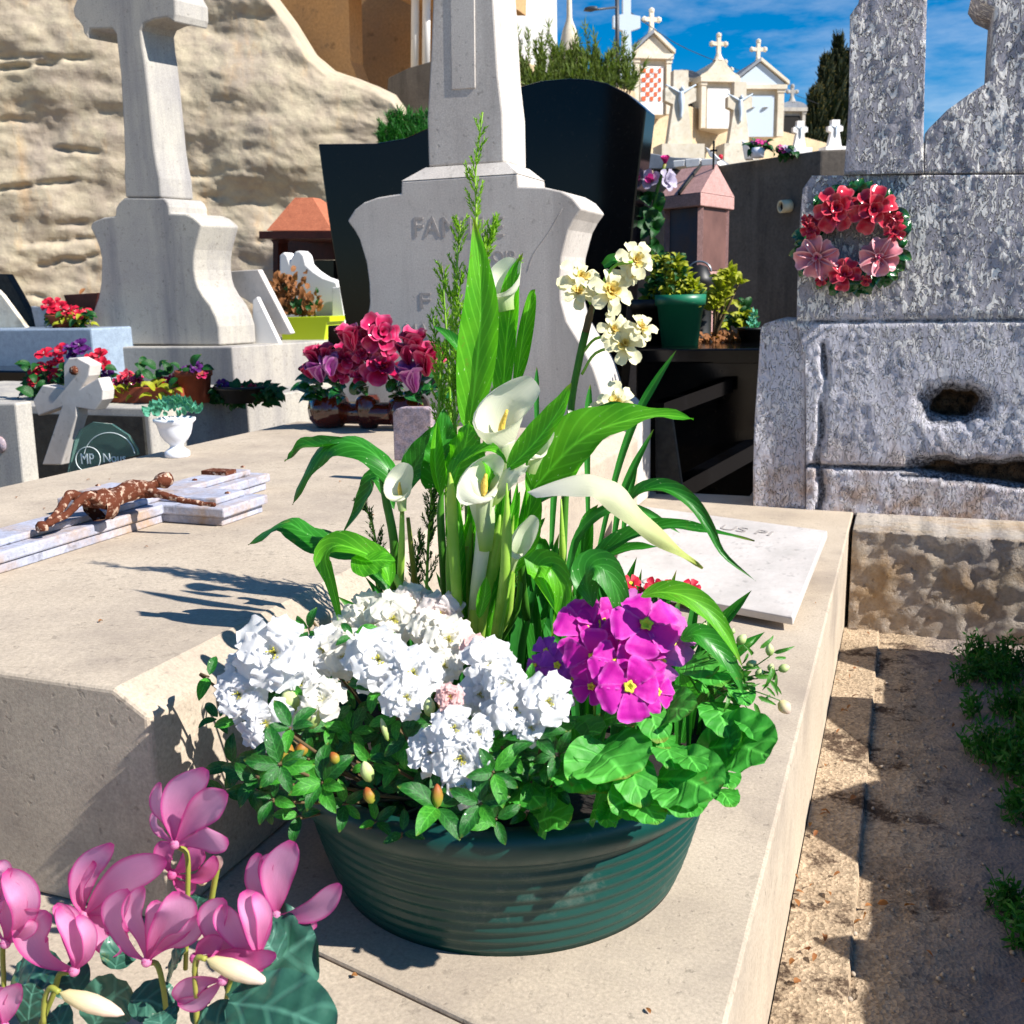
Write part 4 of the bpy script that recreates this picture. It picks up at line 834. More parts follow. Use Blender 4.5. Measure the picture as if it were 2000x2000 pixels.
def spathe(ct, pts, Y, w0, w1, lab=None, nh=None, spad=True, mat='spathe'):
    """flower: funnel whose rim flares into a broad pointed lip"""
    P = [at(*CA(p[0], p[1]), Y+(p[2] if len(p) > 2 else 0)) for p in pts]; Q = spline(P, 17); m_ = MB(); V, U = [], []; n = 20
    ax0 = (Q[4]-Q[0]).normalized(); u_ = CA.k*pxs(P[0]); nh = (nh or CAMW).normalized()
    for i, p in enumerate(Q):
        u = i/16; t = (Q[min(16, i+1)]-Q[max(0, i-1)]).normalized(); s = t.cross(nh).normalized(); nn = s.cross(t).normalized()
        r_ = (w0+(w1-w0)*min(1, u*1.5)**1.6)*u_
        for j in range(n+1):
            a = 2*pi*j/n+pi/2; fr = (1+sin(a))/2      # 1 at the open front
            drop = max(0, u-.35)/.65*fr**1.5*1.15
            q = p+s*(cos(a)*r_*(1+.25*u))+nn*(sin(a)*r_*.8)
            q = q-t*(drop*(P[-1]-P[0]).length*.62)+nn*(drop*r_*.5)+s*(cos(a)*r_*.35*max(0, u-.7)*3)*(1 if u > .7 else 0)
            if u > .75: q = q+(p-q)*((u-.75)*3.2*abs(cos(a))**1.0*(1-fr)*.9)
            V.append(q); U.append((j/n, .15+.85*u))
    Fs = [(i*(n+1)+j, i*(n+1)+j+1, (i+1)*(n+1)+j+1, (i+1)*(n+1)+j) for i in range(16) for j in range(n)]
    f = m_.add(V, Fs, U).obj('flower', M[mat], ct, label=lab)
    if spad: MB().add(*tube([Q[4], Q[8], Q[11]], [w0*u_*.5, w0*u_*.55, w0*u_*.2], 8)).obj('spadix', M['spadix'], f)
    return f
spathe(g, [(980, 1010, .0), (985, 930), (965, 850), (1000, 750, -.005), (1090, 672, .0)], .975, 26, 62, nh=(CAMW+Vector((.5, 0, .2))))
spathe(g, [(895, 1230), (900, 1100), (905, 1020), (950, 960)], .935, 26, 52, nh=(CAMW+Vector((.3, 0, .3))))
spathe(g, [(592, 1155), (585, 1095), (580, 1050), (605, 985)], .955, 15, 42, nh=(CAMW+Vector((.2, 0, .4))))
spathe(g, [(1000, 1380), (1020, 1310), (1050, 1250), (1092, 1185)], .96, 14, 34, spad=False, nh=(CAMW+Vector((.6, 0, .2))))
spathe(g, [(1075, 1010), (1100, 940), (1115, 890), (1150, 850)], .99, 20, 34, spad=False, nh=SIDE)
spathe(g, [(985, 400), (975, 340), (980, 280), (1010, 205)], 1.09, 30, 50, spad=False, nh=(CAMW+Vector((-.2, 0, .2))))
BL(g, 'flower', M['spathe_w'], CA, [(1065, 1085), (1180, 1050), (1290, 1040), (1370, 1070), (1450, 1150), (1540, 1235), (1640, 1310), (1725, 1372)], .93, 68, cup=-.35, ruf=.16, prof='lance', nu=26, nv=10, seed=41, label='withered cream calla flower drooping to the right with a green tip', nh=[VUP+CAMW*.5, VUP+CAMW*.7, CAMW+VUP*.7, CAMW+VUP*.5])
BL(g, 'flower', M['spathe'], CA, [(905, 1310), (900, 1180), (870, 1080), (830, 1010)], .93, 44, cup=-.7, prof='strap', nu=18, nv=8, seed=42, nh=CAMW)
BL(g, 'flower', M['spathe'], CA, [(930, 1140), (955, 1060), (1010, 1010), (1070, 985)], .94, 40, cup=-.4, ruf=.2, nu=16, nv=8, seed=43, nh=(CAMW+VUP*.4))
BL(g, 'flower', M['spathe'], CA, [(600, 1010), (620, 950), (650, 910), (668, 880)], 1.05, 26, cup=.4, nu=10, nv=6, seed=44)
for x0, y0, x1, y1 in [(1205, 830, 1255, 770), (1240, 835, 1215, 775)]: BL(g, 'flower', M['spathe'], CA, [(x0, y0), ((x0+x1)/2+14, (y0+y1)/2), (x1, y1)], 1.03, 22, cup=.5, ruf=.2, seed=45)

# ---- daffodils
g = thing('daffodil', 'double white and yellow daffodil clump with narrow leaves at the right of the lilies', 'daffodil', PC+Vector((.06, .1, .14)))
TB(g, 'flower_stem', M['stemd'], CA, [(1190, 1500, .0), (1205, 1100), (1228, 760), (1255, 600), (1285, 470), (1308, 385)], 1.10, [16, 14, 13, 14, 10], 10)
TB(g, 'flower_stem', M['twig'], CA, [(1283, 480), (1296, 425), (1308, 375)], 1.095, [14, 15, 7], 8, label='papery brown sheath at the top of the stem')
for pts in ([(1308, 385), (1285, 340), (1272, 300)], [(1308, 385), (1340, 350), (1375, 330)], [(1270, 560), (1320, 505), (1390, 500)], [(1310, 380), (1380, 240), (1460, 215)], [(1268, 640), (1320, 560), (1420, 530)]): TB(g, 'flower_stalk', M['stem'], CA, pts, 1.10, 6, 6)
for pts, w_, Y in [([(1330, 1300), (1400, 1000), (1470, 800), (1545, 665), (1625, 548)], 16, 1.05), ([(1380, 1300), (1410, 1120), (1460, 990), (1540, 845)], 16, 1.1), ([(1290, 1200), (1285, 900), (1290, 760), (1300, 675)], 15, 1.14), ([(1100, 1000), (1095, 720), (1098, 610)], 10, 1.16), ([(1350, 230), (1385, 210), (1430, 212)], 22, 1.12), ([(1200, 1450), (1250, 1250), (1360, 1150), (1500, 1160), (1640, 1240)], 20, 1.02), ([(1420, 1250), (1440, 1100), (1480, 960)], 14, 1.12), ([(1150, 1300), (1170, 1000), (1230, 860)], 15, 1.12), ([(1330, 770), (1400, 760), (1460, 790)], 16, 1.04)]:
    BL(g, 'leaf', M['strap'], CA, pts, Y, w_, prof='strap', cup=.6, nu=18, nv=4, nh=(CAMW+Vector((.4, 0, .2))), seed=int(w_))
rnd = random.Random(5)
DP = [unit('petal', 'daff', .44, 'fan', .25, .12, 2, .2, s_, noi=.2) for s_ in (1, 2, 3)]; DY = [unit('petal', 'daffy', .5, 'fan', .4, .3, 3, .1, s_) for s_ in (4, 5)]
DC = core_mesh('stamens', 'daffy', 8, .3, .18, .03, 3)
for x, y, r_ in [(1268, 265, 66), (1262, 320, 56), (1385, 320, 68), (1475, 205, 58), (1455, 250, 40), (1395, 465, 50), (1435, 520, 62), (1498, 450, 46), (1405, 745, 60), (1345, 775, 40)]:
    c = at(*CA(x, y), 1.09 if y > 300 else 1.105); u_ = CA.k*pxs(c)
    ax = (CAMW*1.0+Vector((.35, -.1, .25))+rv(rnd, .35)).normalized()
    flower(g, 'flower', c-ax*.008, ax, [(6, 1.05, 80, DP), (4, .8, 60, DP, .06), (4, .55, 45, DY+DP, .08), (4, .38, 24, DY, .1)], r_*u_*1.22, rnd, DC)

# ---- tree heath / fine feathery foliage
def heath(sprigs, parent, mats, nY, seed, dens=1.0, tw=26, crop=CA):
    rr = random.Random(seed); fo = MB()
    for pts, Y, ln in sprigs:
        P = [at(*crop(p[0], p[1]), Y) for p in pts]; u_ = crop.k*pxs(P[0]); Q = spline(P, 60)
        MB().add(*tube(P, [.0022, .0016, .0006], 6)).obj('stem', M['stem'], parent)
        nt = int(tw*dens)
        for i in range(nt):
            k = int(4+54*(i+rr.random())/nt); p = Q[min(k, 58)]; t = (Q[min(k+1, 59)]-Q[k-1]).normalized()
            ll = ln*u_*(1-.75*k/60)*rr.uniform(.6, 1.1)+.004; a = rr.random()*6.3
            x, y = basis(t); d = (t*1.1+(x*cos(a)+y*sin(a))*.75).normalized(); e = p+d*ll+VUP*ll*.25; mid = p.lerp(e, .5)+d*ll*.02-VUP*ll*.04
            fo.add(*tube([p, mid, e], [.0007, .0004], 4, 4))
            ns = int(ll/.0021)+3
            S = spline([p, mid, e], ns+2)
            for q in range(1, ns+2):
                tt = (S[q]-S[q-1]).normalized(); xx, yy = basis(tt)
                for b in range(2):
                    aa = rr.random()*6.3; dd = (tt+(xx*cos(aa)+yy*sin(aa))*.65).normalized(); w_ = tt.cross(dd).normalized()*.0010; o_ = S[q]; L2 = rr.uniform(.0045, .008)
                    fo.add([o_, o_+dd*L2*.5+w_, o_+dd*L2, o_+dd*L2*.5-w_], [(0, 1, 2, 3)], [(.5, 0), (0, .5), (.5, 1), (1, .5)])
    o = fo.obj('foliage', mats, parent, False); o['kind'] = 'stuff'; return o
g = thing('tree_heath', 'feathery yellow green heath sprigs rising highest behind the lily leaves', 'heath plant', PC+Vector((-.06, .12, .14)))
heath([([(845, 1300), (850, 700), (862, 300), (870, 60), (868, -130), (895, -350)], 1.13, 105), ([(810, 1300), (790, 800), (775, 500), (800, 200), (812, 60)], 1.14, 95), ([(760, 1250), (750, 900), (735, 650), (705, 420)], 1.15, 80),
       ([(900, 900), (930, 500), (950, 350), (1015, 210)], 1.14, 70), ([(780, 1200), (770, 700), (755, 450), (740, 230)], 1.16, 80), ([(700, 1250), (720, 950), (730, 700), (740, 520)], 1.13, 60), ([(870, 500), (905, 200), (940, 60)], 1.14, 50), ([(800, 760), (800, 620), (795, 420), (815, 260)], 1.13, 60)], g, M['fern'], 0, 3, 1.0, 40)
heath([([(500, 1560), (500, 1350), (470, 1180), (430, 1130)], 1.12, 60), ([(680, 1500), (690, 1250), (700, 1100), (690, 950)], 1.12, 60), ([(1000, 1600), (1010, 1450), (1000, 1350)], 1.12, 60), ([(1040, 1600), (1060, 1480), (1050, 1400)], 1.1, 60), ([(640, 1560), (640, 1400), (660, 1250)], 1.12, 60), ([(930, 1650), (980, 1560), (1000, 1500)], 1.06, 50), ([(1150, 1600), (1120, 1400), (1080, 1300)], 1.14, 60)], g, M['fernd'], 0, 4, 1.0, 30)

g = thing('strappy_undergrowth', 'dense dark strap leaves and stalks filling the middle of the bowl behind the azalea', 'foliage plant', PC+Vector((0, .05, .14)))
rnd = random.Random(77)
for k_ in range(150):
    b = Vector((rnd.uniform(-.60, -.20), rnd.uniform(1.06, 1.24), .139)); x = 480+(b.x+.60)/.40*920; hh = rnd.uniform(.12, .25)*(1-.35*abs(x-930)/480); ln_ = rnd.uniform(-.05, .05)+(x-930)/480*.05
    MB().add(*blade([b, b+VUP*hh*.6+RIGHT*ln_*.3, b+VUP*hh+RIGHT*ln_+rv(rnd, .012)], rnd.uniform(.005, .010), CAMW+rv(rnd, .6), 'strap', .5, 0, 1, 8, 3)).obj('leaf', M['callad' if k_ % 3 else 'strap'], g)
# ---- white azalea
g = thing('white_azalea', 'azalea covered in ruffled white double flowers at the front left of the bowl', 'azalea', PC+Vector((-.1, -.06, .14)))
rnd = random.Random(11)
AZ = {k_: [unit('petal', k_, .66, 'fan', .10, .20, 4.2, .34, s_, 16, 10, noi=.10) for s_ in range(4)] for k_ in ('azal', 'azalp', 'azalc', 'azpink')}
AC = core_mesh('stamens', 'stamen', 9, .5, .22, .022, 2); ACs = core_mesh('stamens', 'azal', 5, .4, .2, .02, 2)
def az(x, y, r_, Y, kind='azal', full=1, ax=None):
    Y -= .05+(.03 if x < 450 else 0)
    c = at(*CB(x, y), Y+rnd.uniform(-.008, .012)); u_ = CB.k*pxs(c); r = r_*u_*rnd.uniform(.82, 1.02); p2 = AZ[kind]
    ax = ax or (CAMW+Vector(((c.x-PC.x)*2+.35, (c.y-PC.y)*2, .35))+rv(rnd, .28)).normalized()
    flower(g, 'flower', c-ax*r*.35, ax, [(5, 1.1, 84, p2), (4, .95, 62, p2, .05)]+([(3, .62, 40, p2, .1)] if full else []), r, rnd, AC if full else ACs)
for a in [(400, 400, 165, .865), (245, 470, 80, .87), (240, 590, 115, .855), (365, 720, 118, .84), (520, 540, 80, .86), (620, 385, 115, .90), (720, 420, 105, .895, 'azalc'), (870, 430, 135, .87), (1030, 490, 140, .865), (1000, 600, 105, .85), (1380, 460, 120, .90), (1440, 540, 100, .885), (1500, 650, 120, .865), (1640, 620, 105, .875), (1330, 590, 85, .875), (1215, 740, 125, .83), (1240, 880, 135, .815), (1260, 1000, 95, .81), (1110, 850, 100, .825),
          (820, 215, 115, .97, 'azalc'), (940, 250, 120, .96, 'azalc'), (1020, 170, 90, .99, 'azalp'), (1150, 230, 95, .98, 'azalp'), (1190, 340, 105, .94, 'azalc'), (1110, 300, 90, .95, 'azalc'), (1170, 460, 80, .91, 'azalc'), (1310, 385, 66, .925, 'azpink'), (1195, 600, 66, .85, 'azpink'), (1390, 690, 75, .87), (740, 300, 90, .94, 'azalc'), (480, 620, 60, .85), (1320, 760, 80, .84), (1560, 740, 70, .87)]: az(*a)
az(615, 600, 90, .845, 'azalc', 0, (CAMW+VUP*.8).normalized())
def budo(x, y, l_, w_, Y, mat, d=(0, -1), parent=None, crop=CB, name='bud', n=4):
    """closed bud: overlapping petals round an ovoid"""
    if crop is CB: Y -= .045
    c = at(*crop(x, y), Y); u_ = crop.k*pxs(c); ax = (RIGHT*d[0]-UPV*d[1]).normalized()*-1 if 0 else (RIGHT*d[0]+UPV*(-d[1])).normalized()
    a, b = basis(ax); m_ = MB()
    V, Fs, U = lathe([(.02, 0), (.62, .12), (.95, .36), (1, .52), (.8, .74), (.42, .92), (.04, 1)], (0, 0, 0), 14, flut=lambda t: .10*abs(sin(t*n/2)))
    V = [c+a*(v.x*w_*u_)+b*(v.y*w_*u_)+ax*(v.z*l_*u_) for v in V]; return MB().add(V, Fs, U).obj(name, mat, parent if parent else g)
for x, y, l_, w_, Y, mt, d in [(495, 670, 110, 42, .84, 'bud', (-.4, -1)), (575, 745, 125, 40, .825, 'bud', (0, -1)), (450, 900, 110, 42, .815, 'budbr', (0, -1)), (520, 870, 70, 28, .83, 'budbr', (.2, -1)), (690, 900, 60, 22, .82, 'budbr', (-.6, -1)), (835, 985, 100, 30, .82, 'bud', (-.3, -1)), (845, 1080, 80, 26, .815, 'budbr', (-.4, -1)), (1135, 1100, 110, 26, .80, 'budbr', (0, -1)), (1100, 690, 90, 26, .84, 'bud', (0, -1)), (1560, 800, 50, 16, .86, 'budbr', (.2, -1)), (915, 800, 110, 14, .84, 'bud', (-.3, -1))]:
    budo(x, y, l_, w_, Y, M[mt], d)
# leaves: shared meshes, rosettes placed where shoots end
AL = [unit('leaf', m_, .23, 'ellip', .3, .04, 2, .22, s_, 8, 4) for m_, s_ in (('azleaf', 1), ('azleaf', 2), ('azleafl', 3))]
def rosette(parent, x, y, n, ln, Y, crop=CB, ax=None, ms=None, spread=(55, 85), stem=True, rr=rnd, squash=1):
    Y -= .035+(.05 if x < 520 and crop is CB else 0); c = at(*crop(x, y), Y); u_ = crop.k*pxs(c); ax = (ax or (CAMW+VUP*.4+rv(rr, .4))).normalized(); a, b = basis(ax); ph = rr.random()*6
    for i in range(n):
        an = ph+2*pi*i/n+rr.uniform(-.25, .25); t = radians(rr.uniform(*spread)); rad = a*cos(an)+b*sin(an); d = ax*cos(t)+rad*sin(t)
        obj('leaf', rr.choice(ms or AL), parent, frame(c+d*.002, d, ax*sin(t)-rad*cos(t), ln*u_*rr.uniform(.75, 1.15)))
    if stem: MB().add(*tube([c, c-ax*.018, PC+Vector(((c.x-PC.x)*.6, (c.y-PC.y)*.6, .142))], [.0012, .002], 5)).obj('twig', M['twig'], parent)
for x, y, n, ln, Y in [(620, 985, 7, 165, .805), (430, 905, 6, 150, .81), (1135, 1095, 5, 190, .79), (1580, 790, 5, 150, .85), (480, 740, 5, 120, .835), (660, 730, 5, 120, .85), (960, 700, 5, 130, .85), (1000, 790, 6, 110, .84), (870, 560, 4, 110, .86), (750, 760, 6, 110, .86), (840, 900, 5, 110, .83), (690, 850, 5, 100, .84), (330, 960, 4, 140, .83), (1390, 940, 5, 150, .82), (1330, 1080, 5, 150, .805), (250, 700, 4, 110, .86), (110, 510, 2, 110, .90), (560, 880, 5, 110, .83), (860, 1010, 4, 90, .82), (1430, 830, 5, 130, .85), (960, 900, 5, 110, .84), (400, 1060, 4, 110, .83), (720, 1080, 5, 110, .82), (520, 1130, 4, 110, .82), (860, 1160, 4, 90, .82), (980, 1210, 3, 90, .81), (1400, 1150, 4, 120, .82), (1100, 350, 3, 90, .96), (1180, 420, 3, 90, .93)]:
    rosette(g, x, y, n, ln, Y)
for x, y in [(300, 500), (480, 560), (700, 520), (760, 330), (940, 600), (1130, 560), (1280, 640), (1450, 700), (1060, 700), (560, 300), (800, 480), (1200, 660), (340, 640), (1560, 560)]: rosette(g, x, y, 4, 95, .895)
for x, y in [(1360, 900), (1440, 960), (1500, 880), (1560, 980), (1620, 900), (1480, 1060), (1400, 1060), (1330, 1150), (1650, 1000), (1540, 1120), (1260, 1130), (1680, 860)]: rosette(g, x, y, 5, 105, .86)
for k_ in range(46):
    x = rnd.uniform(150, 1650); y = rnd.uniform(620, 1080) if x < 1300 else rnd.uniform(800, 1120)
    rosette(g, x, y, 4, rnd.uniform(80, 130), .90+rnd.uniform(-.02, .03), ms=AL[:2], stem=False)

# ---- primulas
g = thing('magenta_primula', 'magenta primula with crinkled bright green leaves at the right of the bowl', 'primula', PC+Vector((.1, -.05, .14)))
rnd = random.Random(21)
PR = {k_: [unit('petal', k_, .66, 'fan', .12, .10, 4, .14, s_, 11, 9, noi=.10) for s_ in range(3)] for k_ in ('prim', 'primp', 'priml')}
m_ = MB().add(*lathe([(0, .0), (.16, .05), (.20, .12), (.12, .11), (.05, .02)], (0, 0, 0), 15, flut=lambda t: .22*sin(5*t))); V = [Vector((v.x, v.z, v.y)) for v in m_.V]
PCORE = mesh('eye', V, m_.F, [M['primeye']], m_.U, True)
def prim(x, y, r_, Y, kind='prim', ax=None, n=5):
    c = at(*CC(x, y), Y); u_ = CC.k*pxs(c); ax = (ax or (CAMW+Vector(((x-800)/900, 0, .1+(700-y)/1200))+rv(rnd, .22))).normalized()
    f = flower(g, 'flower', c, ax, [(n, 1.0, 80, PR[kind], -.02)], r_*u_*1.2, rnd, PCORE)
    MB().add(*tube([c-ax*.001, c-ax*.012, c-ax*.018-VUP*.03], [.0022, .0012], 6)).obj('flower_stalk', M['stem'], f)
for a in [(910, 425, 160, .885, 'prim'), (1060, 520, 130, .90, 'priml'), (1010, 430, 110, .91, 'priml'), (560, 470, 150, .895, 'prim'), (660, 420, 130, .905, 'prim'), (605, 615, 140, .875, 'prim'), (740, 650, 130, .86, 'prim'), (885, 620, 130, .87, 'prim'), (810, 790, 150, .85, 'prim'), (1000, 640, 110, .88, 'priml'), (975, 820, 95, .865, 'prim'), (590, 790, 95, .865, 'prim'), (840, 310, 90, .92, 'priml'), (390, 660, 92, .885, 'primp'), (325, 580, 80, .895, 'primp'), (260, 660, 50, .895, 'primp'), (480, 740, 50, .88, 'primp'), (760, 500, 110, .90, 'prim')]: prim(*a)
PLm = [unit('leaf', 'primleaf', .52, 'round', .18, .10, 3, .25, s_, 18, 12, noi=.22) for s_ in range(4)]
def pleaf(bx_, by, tx, ty, wd, Y, dz=-.02, seed=0, up_=.5):
    wd *= 1.15; P = [at(*CC(bx_, by), Y+.02), at(*CC((bx_+tx)/2, (by+ty)/2), Y)+VUP*.006, at(*CC(tx, ty), Y+dz)]
    MB().add(*blade(P, wd*CC.k*pxs(P[1]), (CAMW+VUP*up_+Vector((.2, 0, 0))), 'round', .12, .07, 5, 26, 16, seed, noi=.06)).obj('leaf', M['primleaf'], g)
for i, a in enumerate([(600, 1180, 800, 1330, 235, .82), (690, 1160, 500, 1400, 150, .825), (1280, 1150, 1640, 1200, 210, .86), (1250, 1250, 1480, 1090, 120, .88), (980, 1330, 1330, 1430, 200, .82), (1040, 1350, 1180, 1560, 150, .81), (900, 980, 1190, 930, 130, .87), (650, 990, 850, 1010, 90, .865), (1090, 1190, 1230, 1290, 100, .835), (1000, 1120, 1080, 1280, 95, .84), (1300, 880, 1400, 1090, 120, .89), (590, 1520, 770, 1560, 120, .815), (250, 1600, 460, 1590, 110, .815), (300, 1420, 480, 1380, 70, .83), (760, 1180, 900, 1500, 120, .815), (1130, 640, 1380, 780, 110, .91), (880, 870, 1000, 1120, 100, .86), (960, 1060, 1020, 1160, 80, .86), (620, 1240, 640, 1420, 150, .83), (1330, 1270, 1400, 1390, 90, .85), (740, 1560, 640, 1600, 70, .81), (1480, 980, 1600, 1120, 90, .88), (1100, 1500, 900, 1420, 90, .84), (480, 1120, 650, 1060, 90, .86), (340, 1130, 470, 1040, 90, .87), (1200, 1420, 1330, 1300, 80, .86), (420, 1250, 560, 1420, 130, .82), (120, 1380, 300, 1500, 110, .82), (820, 1450, 980, 1600, 110, .80), (940, 1480, 700, 1500, 120, .81), (1300, 1400, 1420, 1500, 80, .85), (100, 1100, 250, 1260, 90, .85), (520, 960, 600, 1100, 90, .87), (1420, 760, 1500, 900, 80, .92), (1150, 820, 1330, 700, 90, .92)]): pleaf(*a, seed=i)

# ---- dianthus with buds hanging to the right, red pansies behind
g = thing('budding_dianthus', 'wiry stems with small green and cream buds spilling over the right rim', 'dianthus', PC+Vector((.13, .03, .14)))
rnd = random.Random(9)
root = (1180, 900)
for i, (x, y, l_, w_, d, mt) in enumerate([(1250, 470, 60, 22, (.1, -1), 'bud'), (1450, 540, 75, 26, (.8, -1), 'bud'), (1640, 610, 75, 24, (0, -1), 'bud'), (1690, 690, 70, 24, (1, -.3), 'bud'), (1500, 670, 70, 22, (1, -.5), 'bud'), (1570, 740, 60, 26, (.4, -1), 'bud'), (1700, 870, 95, 36, (.7, 1), 'cycbud'), (1540, 970, 110, 34, (.6, 1), 'azpink'), (1350, 530, 50, 20, (.3, -1), 'bud'), (1400, 620, 60, 20, (.2, -1), 'bud'), (1640, 700, 50, 20, (.3, -1), 'bud'), (1430, 880, 50, 20, (.3, -1), 'bud'), (1500, 840, 50, 20, (.3, -1), 'bud'), (1380, 770, 40, 22, (.3, 1), 'azpink'), (1420, 480, 36, 14, (.1, -1), 'bud'), (1360, 470, 30, 14, (.1, -1), 'bud')]):
    TB(g, 'stem', M['stemd'], CC, [(root[0]+i*6, root[1], .02), (1330+i*8, 800-(900-y)*.2), ((x+1400)/2, (y+760)/2), (x, y)], .92, [5, 4, 3.5], 6)
    budo(x, y, l_, w_, .92, M[mt], d, g, CC)
DL = [unit('leaf', 'stemd', .1, 'lance', .5, 0, 2, .3, s_, 7, 2) for s_ in (1, 2)]
for k_ in range(60):
    x = rnd.uniform(1230, 1680); y = rnd.uniform(560, 900) if x > 1380 else rnd.uniform(480, 860)
    if x > 1600 and y > 820: continue
    c = at(*CC(x, y), .92+rnd.uniform(-.015, .015)); d = (RIGHT*rnd.uniform(-.6, 1)+UPV*rnd.uniform(-1, .8)+rv(rnd, .3)).normalized(); obj('leaf', rnd.choice(DL), g, frame(c, d, CAMW, rnd.uniform(.012, .024)))
g = thing('red_pansy', 'small dark red flowers peeping out between the primula and the marble book', 'pansy', PC+Vector((.08, .14, .14)))
RP = [unit('petal', 'red', .55, 'fan', .2, .1, 3, .1, s_, 7, 5) for s_ in (1, 2)]
for x, y, r_ in [(820, 180, 60), (800, 235, 55), (960, 195, 55), (1040, 200, 50), (1180, 205, 55), (900, 240, 45), (640, 370, 50), (1120, 230, 40)]:
    c = at(*CC(x, y), 1.10); flower(g, 'flower', c, (CAMW+VUP*.6+rv(rnd, .3)), [(5, 1, 74, RP)], r_*CC.k*pxs(c), rnd, PCORE)
for x in range(780, 1200, 30):
    c = at(*CC(x, 290+rnd.uniform(-20, 30)), 1.1); obj('leaf', AL[0], g, frame(c, (VUP+rv(rnd, .7)), CAMW, .016))

# ================================================================== CYCLAMEN IN FRONT
g = thing('pink_cyclamen', 'pink cyclamen with swept back petals and a marbled leaf in the lower left foreground', 'cyclamen', at(180, 1990, .60))
rnd = random.Random(31)
def cyc(base, petals, Y, stem=None, mat='cyc', nose=True, sr=17):
    c = at(*CE(*base), Y); u_ = CE.k*pxs(c)
    f = MB().add(*lathe([(.0, -.9), (.7, -.7), (1, -.1), (.85, .5), (.3, .8), (0, .8)], (0, 0, 0), 12)).mesh('flower_base', M[mat])
    f = obj('flower', f, g, frame(c, -UPV+CAMW*.4, CAMW, 30*u_))
    for i, (pts, wd, tw) in enumerate(petals):
        P = [at(*CE(p[0], p[1]), Y+(p[2] if len(p) > 2 else 0)) for p in [base]+pts]
        MB().add(*blade(P, wd*1.28*u_, (CAMW+RIGHT*tw+VUP*.1*((i*7) % 5-2)), 'petal', .30, .07, 2.1, 20, 10, i+int(base[0]))).obj('petal', M[mat], f)
    if stem: MB().add(*tube([at(*CE(x, y), Y+.004) for x, y in stem], [sr*u_, sr*u_*.9], 8)).obj('stem', M['cycstem'], f)
cyc((945, 575), [([(930, 420), (985, 280), (1108, 168)], 92, .35), ([(900, 450), (855, 360), (868, 245)], 52, -.6), ([(1030, 460), (1120, 370), (1218, 290)], 88, .3), ([(1060, 555), (1150, 545), (1232, 560, -.01)], 74, .2), ([(880, 520, .01), (840, 470, .01), (838, 400, .012)], 40, -.8)], .64, [(965, 590), (1010, 640), (1012, 850), (1000, 1250)], sr=15)
cyc((930, 740), [([(900, 680), (890, 620), (930, 570)], 60, -.3), ([(1000, 690), (1060, 640), (1110, 640)], 66, .2), ([(1060, 760), (1120, 720), (1160, 640)], 44, .4), ([(960, 790), (1010, 810), (1050, 770)], 40, 0)], .66, None, 'cycd')
cyc((1090, 770), [([(1110, 720), (1150, 680), (1185, 640)], 44, .3)], .665, [(1180, 660), (1150, 820), (1110, 1070)], 'cycbud', sr=17)
cyc((455, 960), [([(430, 860), (470, 700), (600, 568)], 74, .4), ([(430, 880), (430, 760), (520, 680)], 62, -.4), ([(560, 840), (700, 740), (900, 670)], 88, .1), ([(560, 930), (640, 900), (700, 880)], 60, .2), ([(520, 1000), (600, 1080), (690, 1060)], 90, .0)], .63, None)
cyc((520, 1010), [([(600, 960), (650, 980), (690, 1050)], 90, 0), ([(540, 1060), (600, 1090), (660, 1090)], 70, 0)], .64, None, 'cycd')
cyc((790, 1210), [([(690, 1120), (620, 960), (700, 830)], 78, -.5), ([(770, 1080), (720, 940), (780, 810)], 60, -.2), ([(860, 1090), (950, 960), (960, 830)], 104, .25), ([(900, 1110), (1010, 1060), (1080, 950)], 60, .5), ([(820, 1080), (850, 960), (830, 880)], 60, 0)], .60, [(800, 1215), (850, 1230), (885, 1380), (900, 1560)], sr=16)
cyc((400, 1260), [([(250, 1180), (180, 1040), (260, 940)], 112, -.2), ([(430, 1180), (400, 1030), (320, 910)], 66, .3), ([(470, 1180), (480, 1060), (420, 960)], 40, .5), ([(380, 1120), (360, 980), (300, 900)], 50, .1)], .59, [(370, 1265), (320, 1280), (290, 1380), (215, 1560)], sr=17)
cyc((30, 1110), [([(60, 980), (60, 860), (-20, 830)], 100, 0), ([(120, 1000), (130, 850), (30, 720)], 80, .3), ([(10, 800), (20, 720), (-10, 670)], 50, 0), ([(110, 1080), (160, 1030), (170, 980)], 36, .5), ([(-40, 1000), (-60, 900), (-30, 800)], 60, -.3)], .585, [(15, 1120), (15, 1200), (20, 1350), (0, 1560)], sr=14)
cyc((20, 1560), [([(40, 1480), (50, 1400), (98, 1325)], 66, .3), ([(-10, 1470), (0, 1400), (40, 1360)], 50, -.2)], .56, None)
cyc((1395, 1195), [([(1200, 1110), (1150, 980), (1220, 880)], 84, -.3), ([(1300, 1110), (1230, 990), (1200, 900)], 70, 0), ([(1390, 1100), (1380, 960), (1310, 830)], 80, .35), ([(1410, 1060), (1420, 950), (1370, 840)], 46, .5)], .60, [(1395, 1200), (1330, 1240), (1240, 1320), (1200, 1560)], sr=14)
cyc((1490, 960), [([(1490, 850), (1500, 700), (1580, 560)], 92, .2), ([(1400, 850), (1380, 760), (1400, 625)], 62, -.4), ([(1440, 800), (1440, 700), (1470, 630)], 46, -.2), ([(1600, 960), (1720, 910), (1832, 788)], 66, .1), ([(1560, 980), (1640, 1000), (1710, 1010)], 44, 0)], .645, [(1520, 870), (1480, 950), (1420, 1050), (1380, 1300)], sr=15)
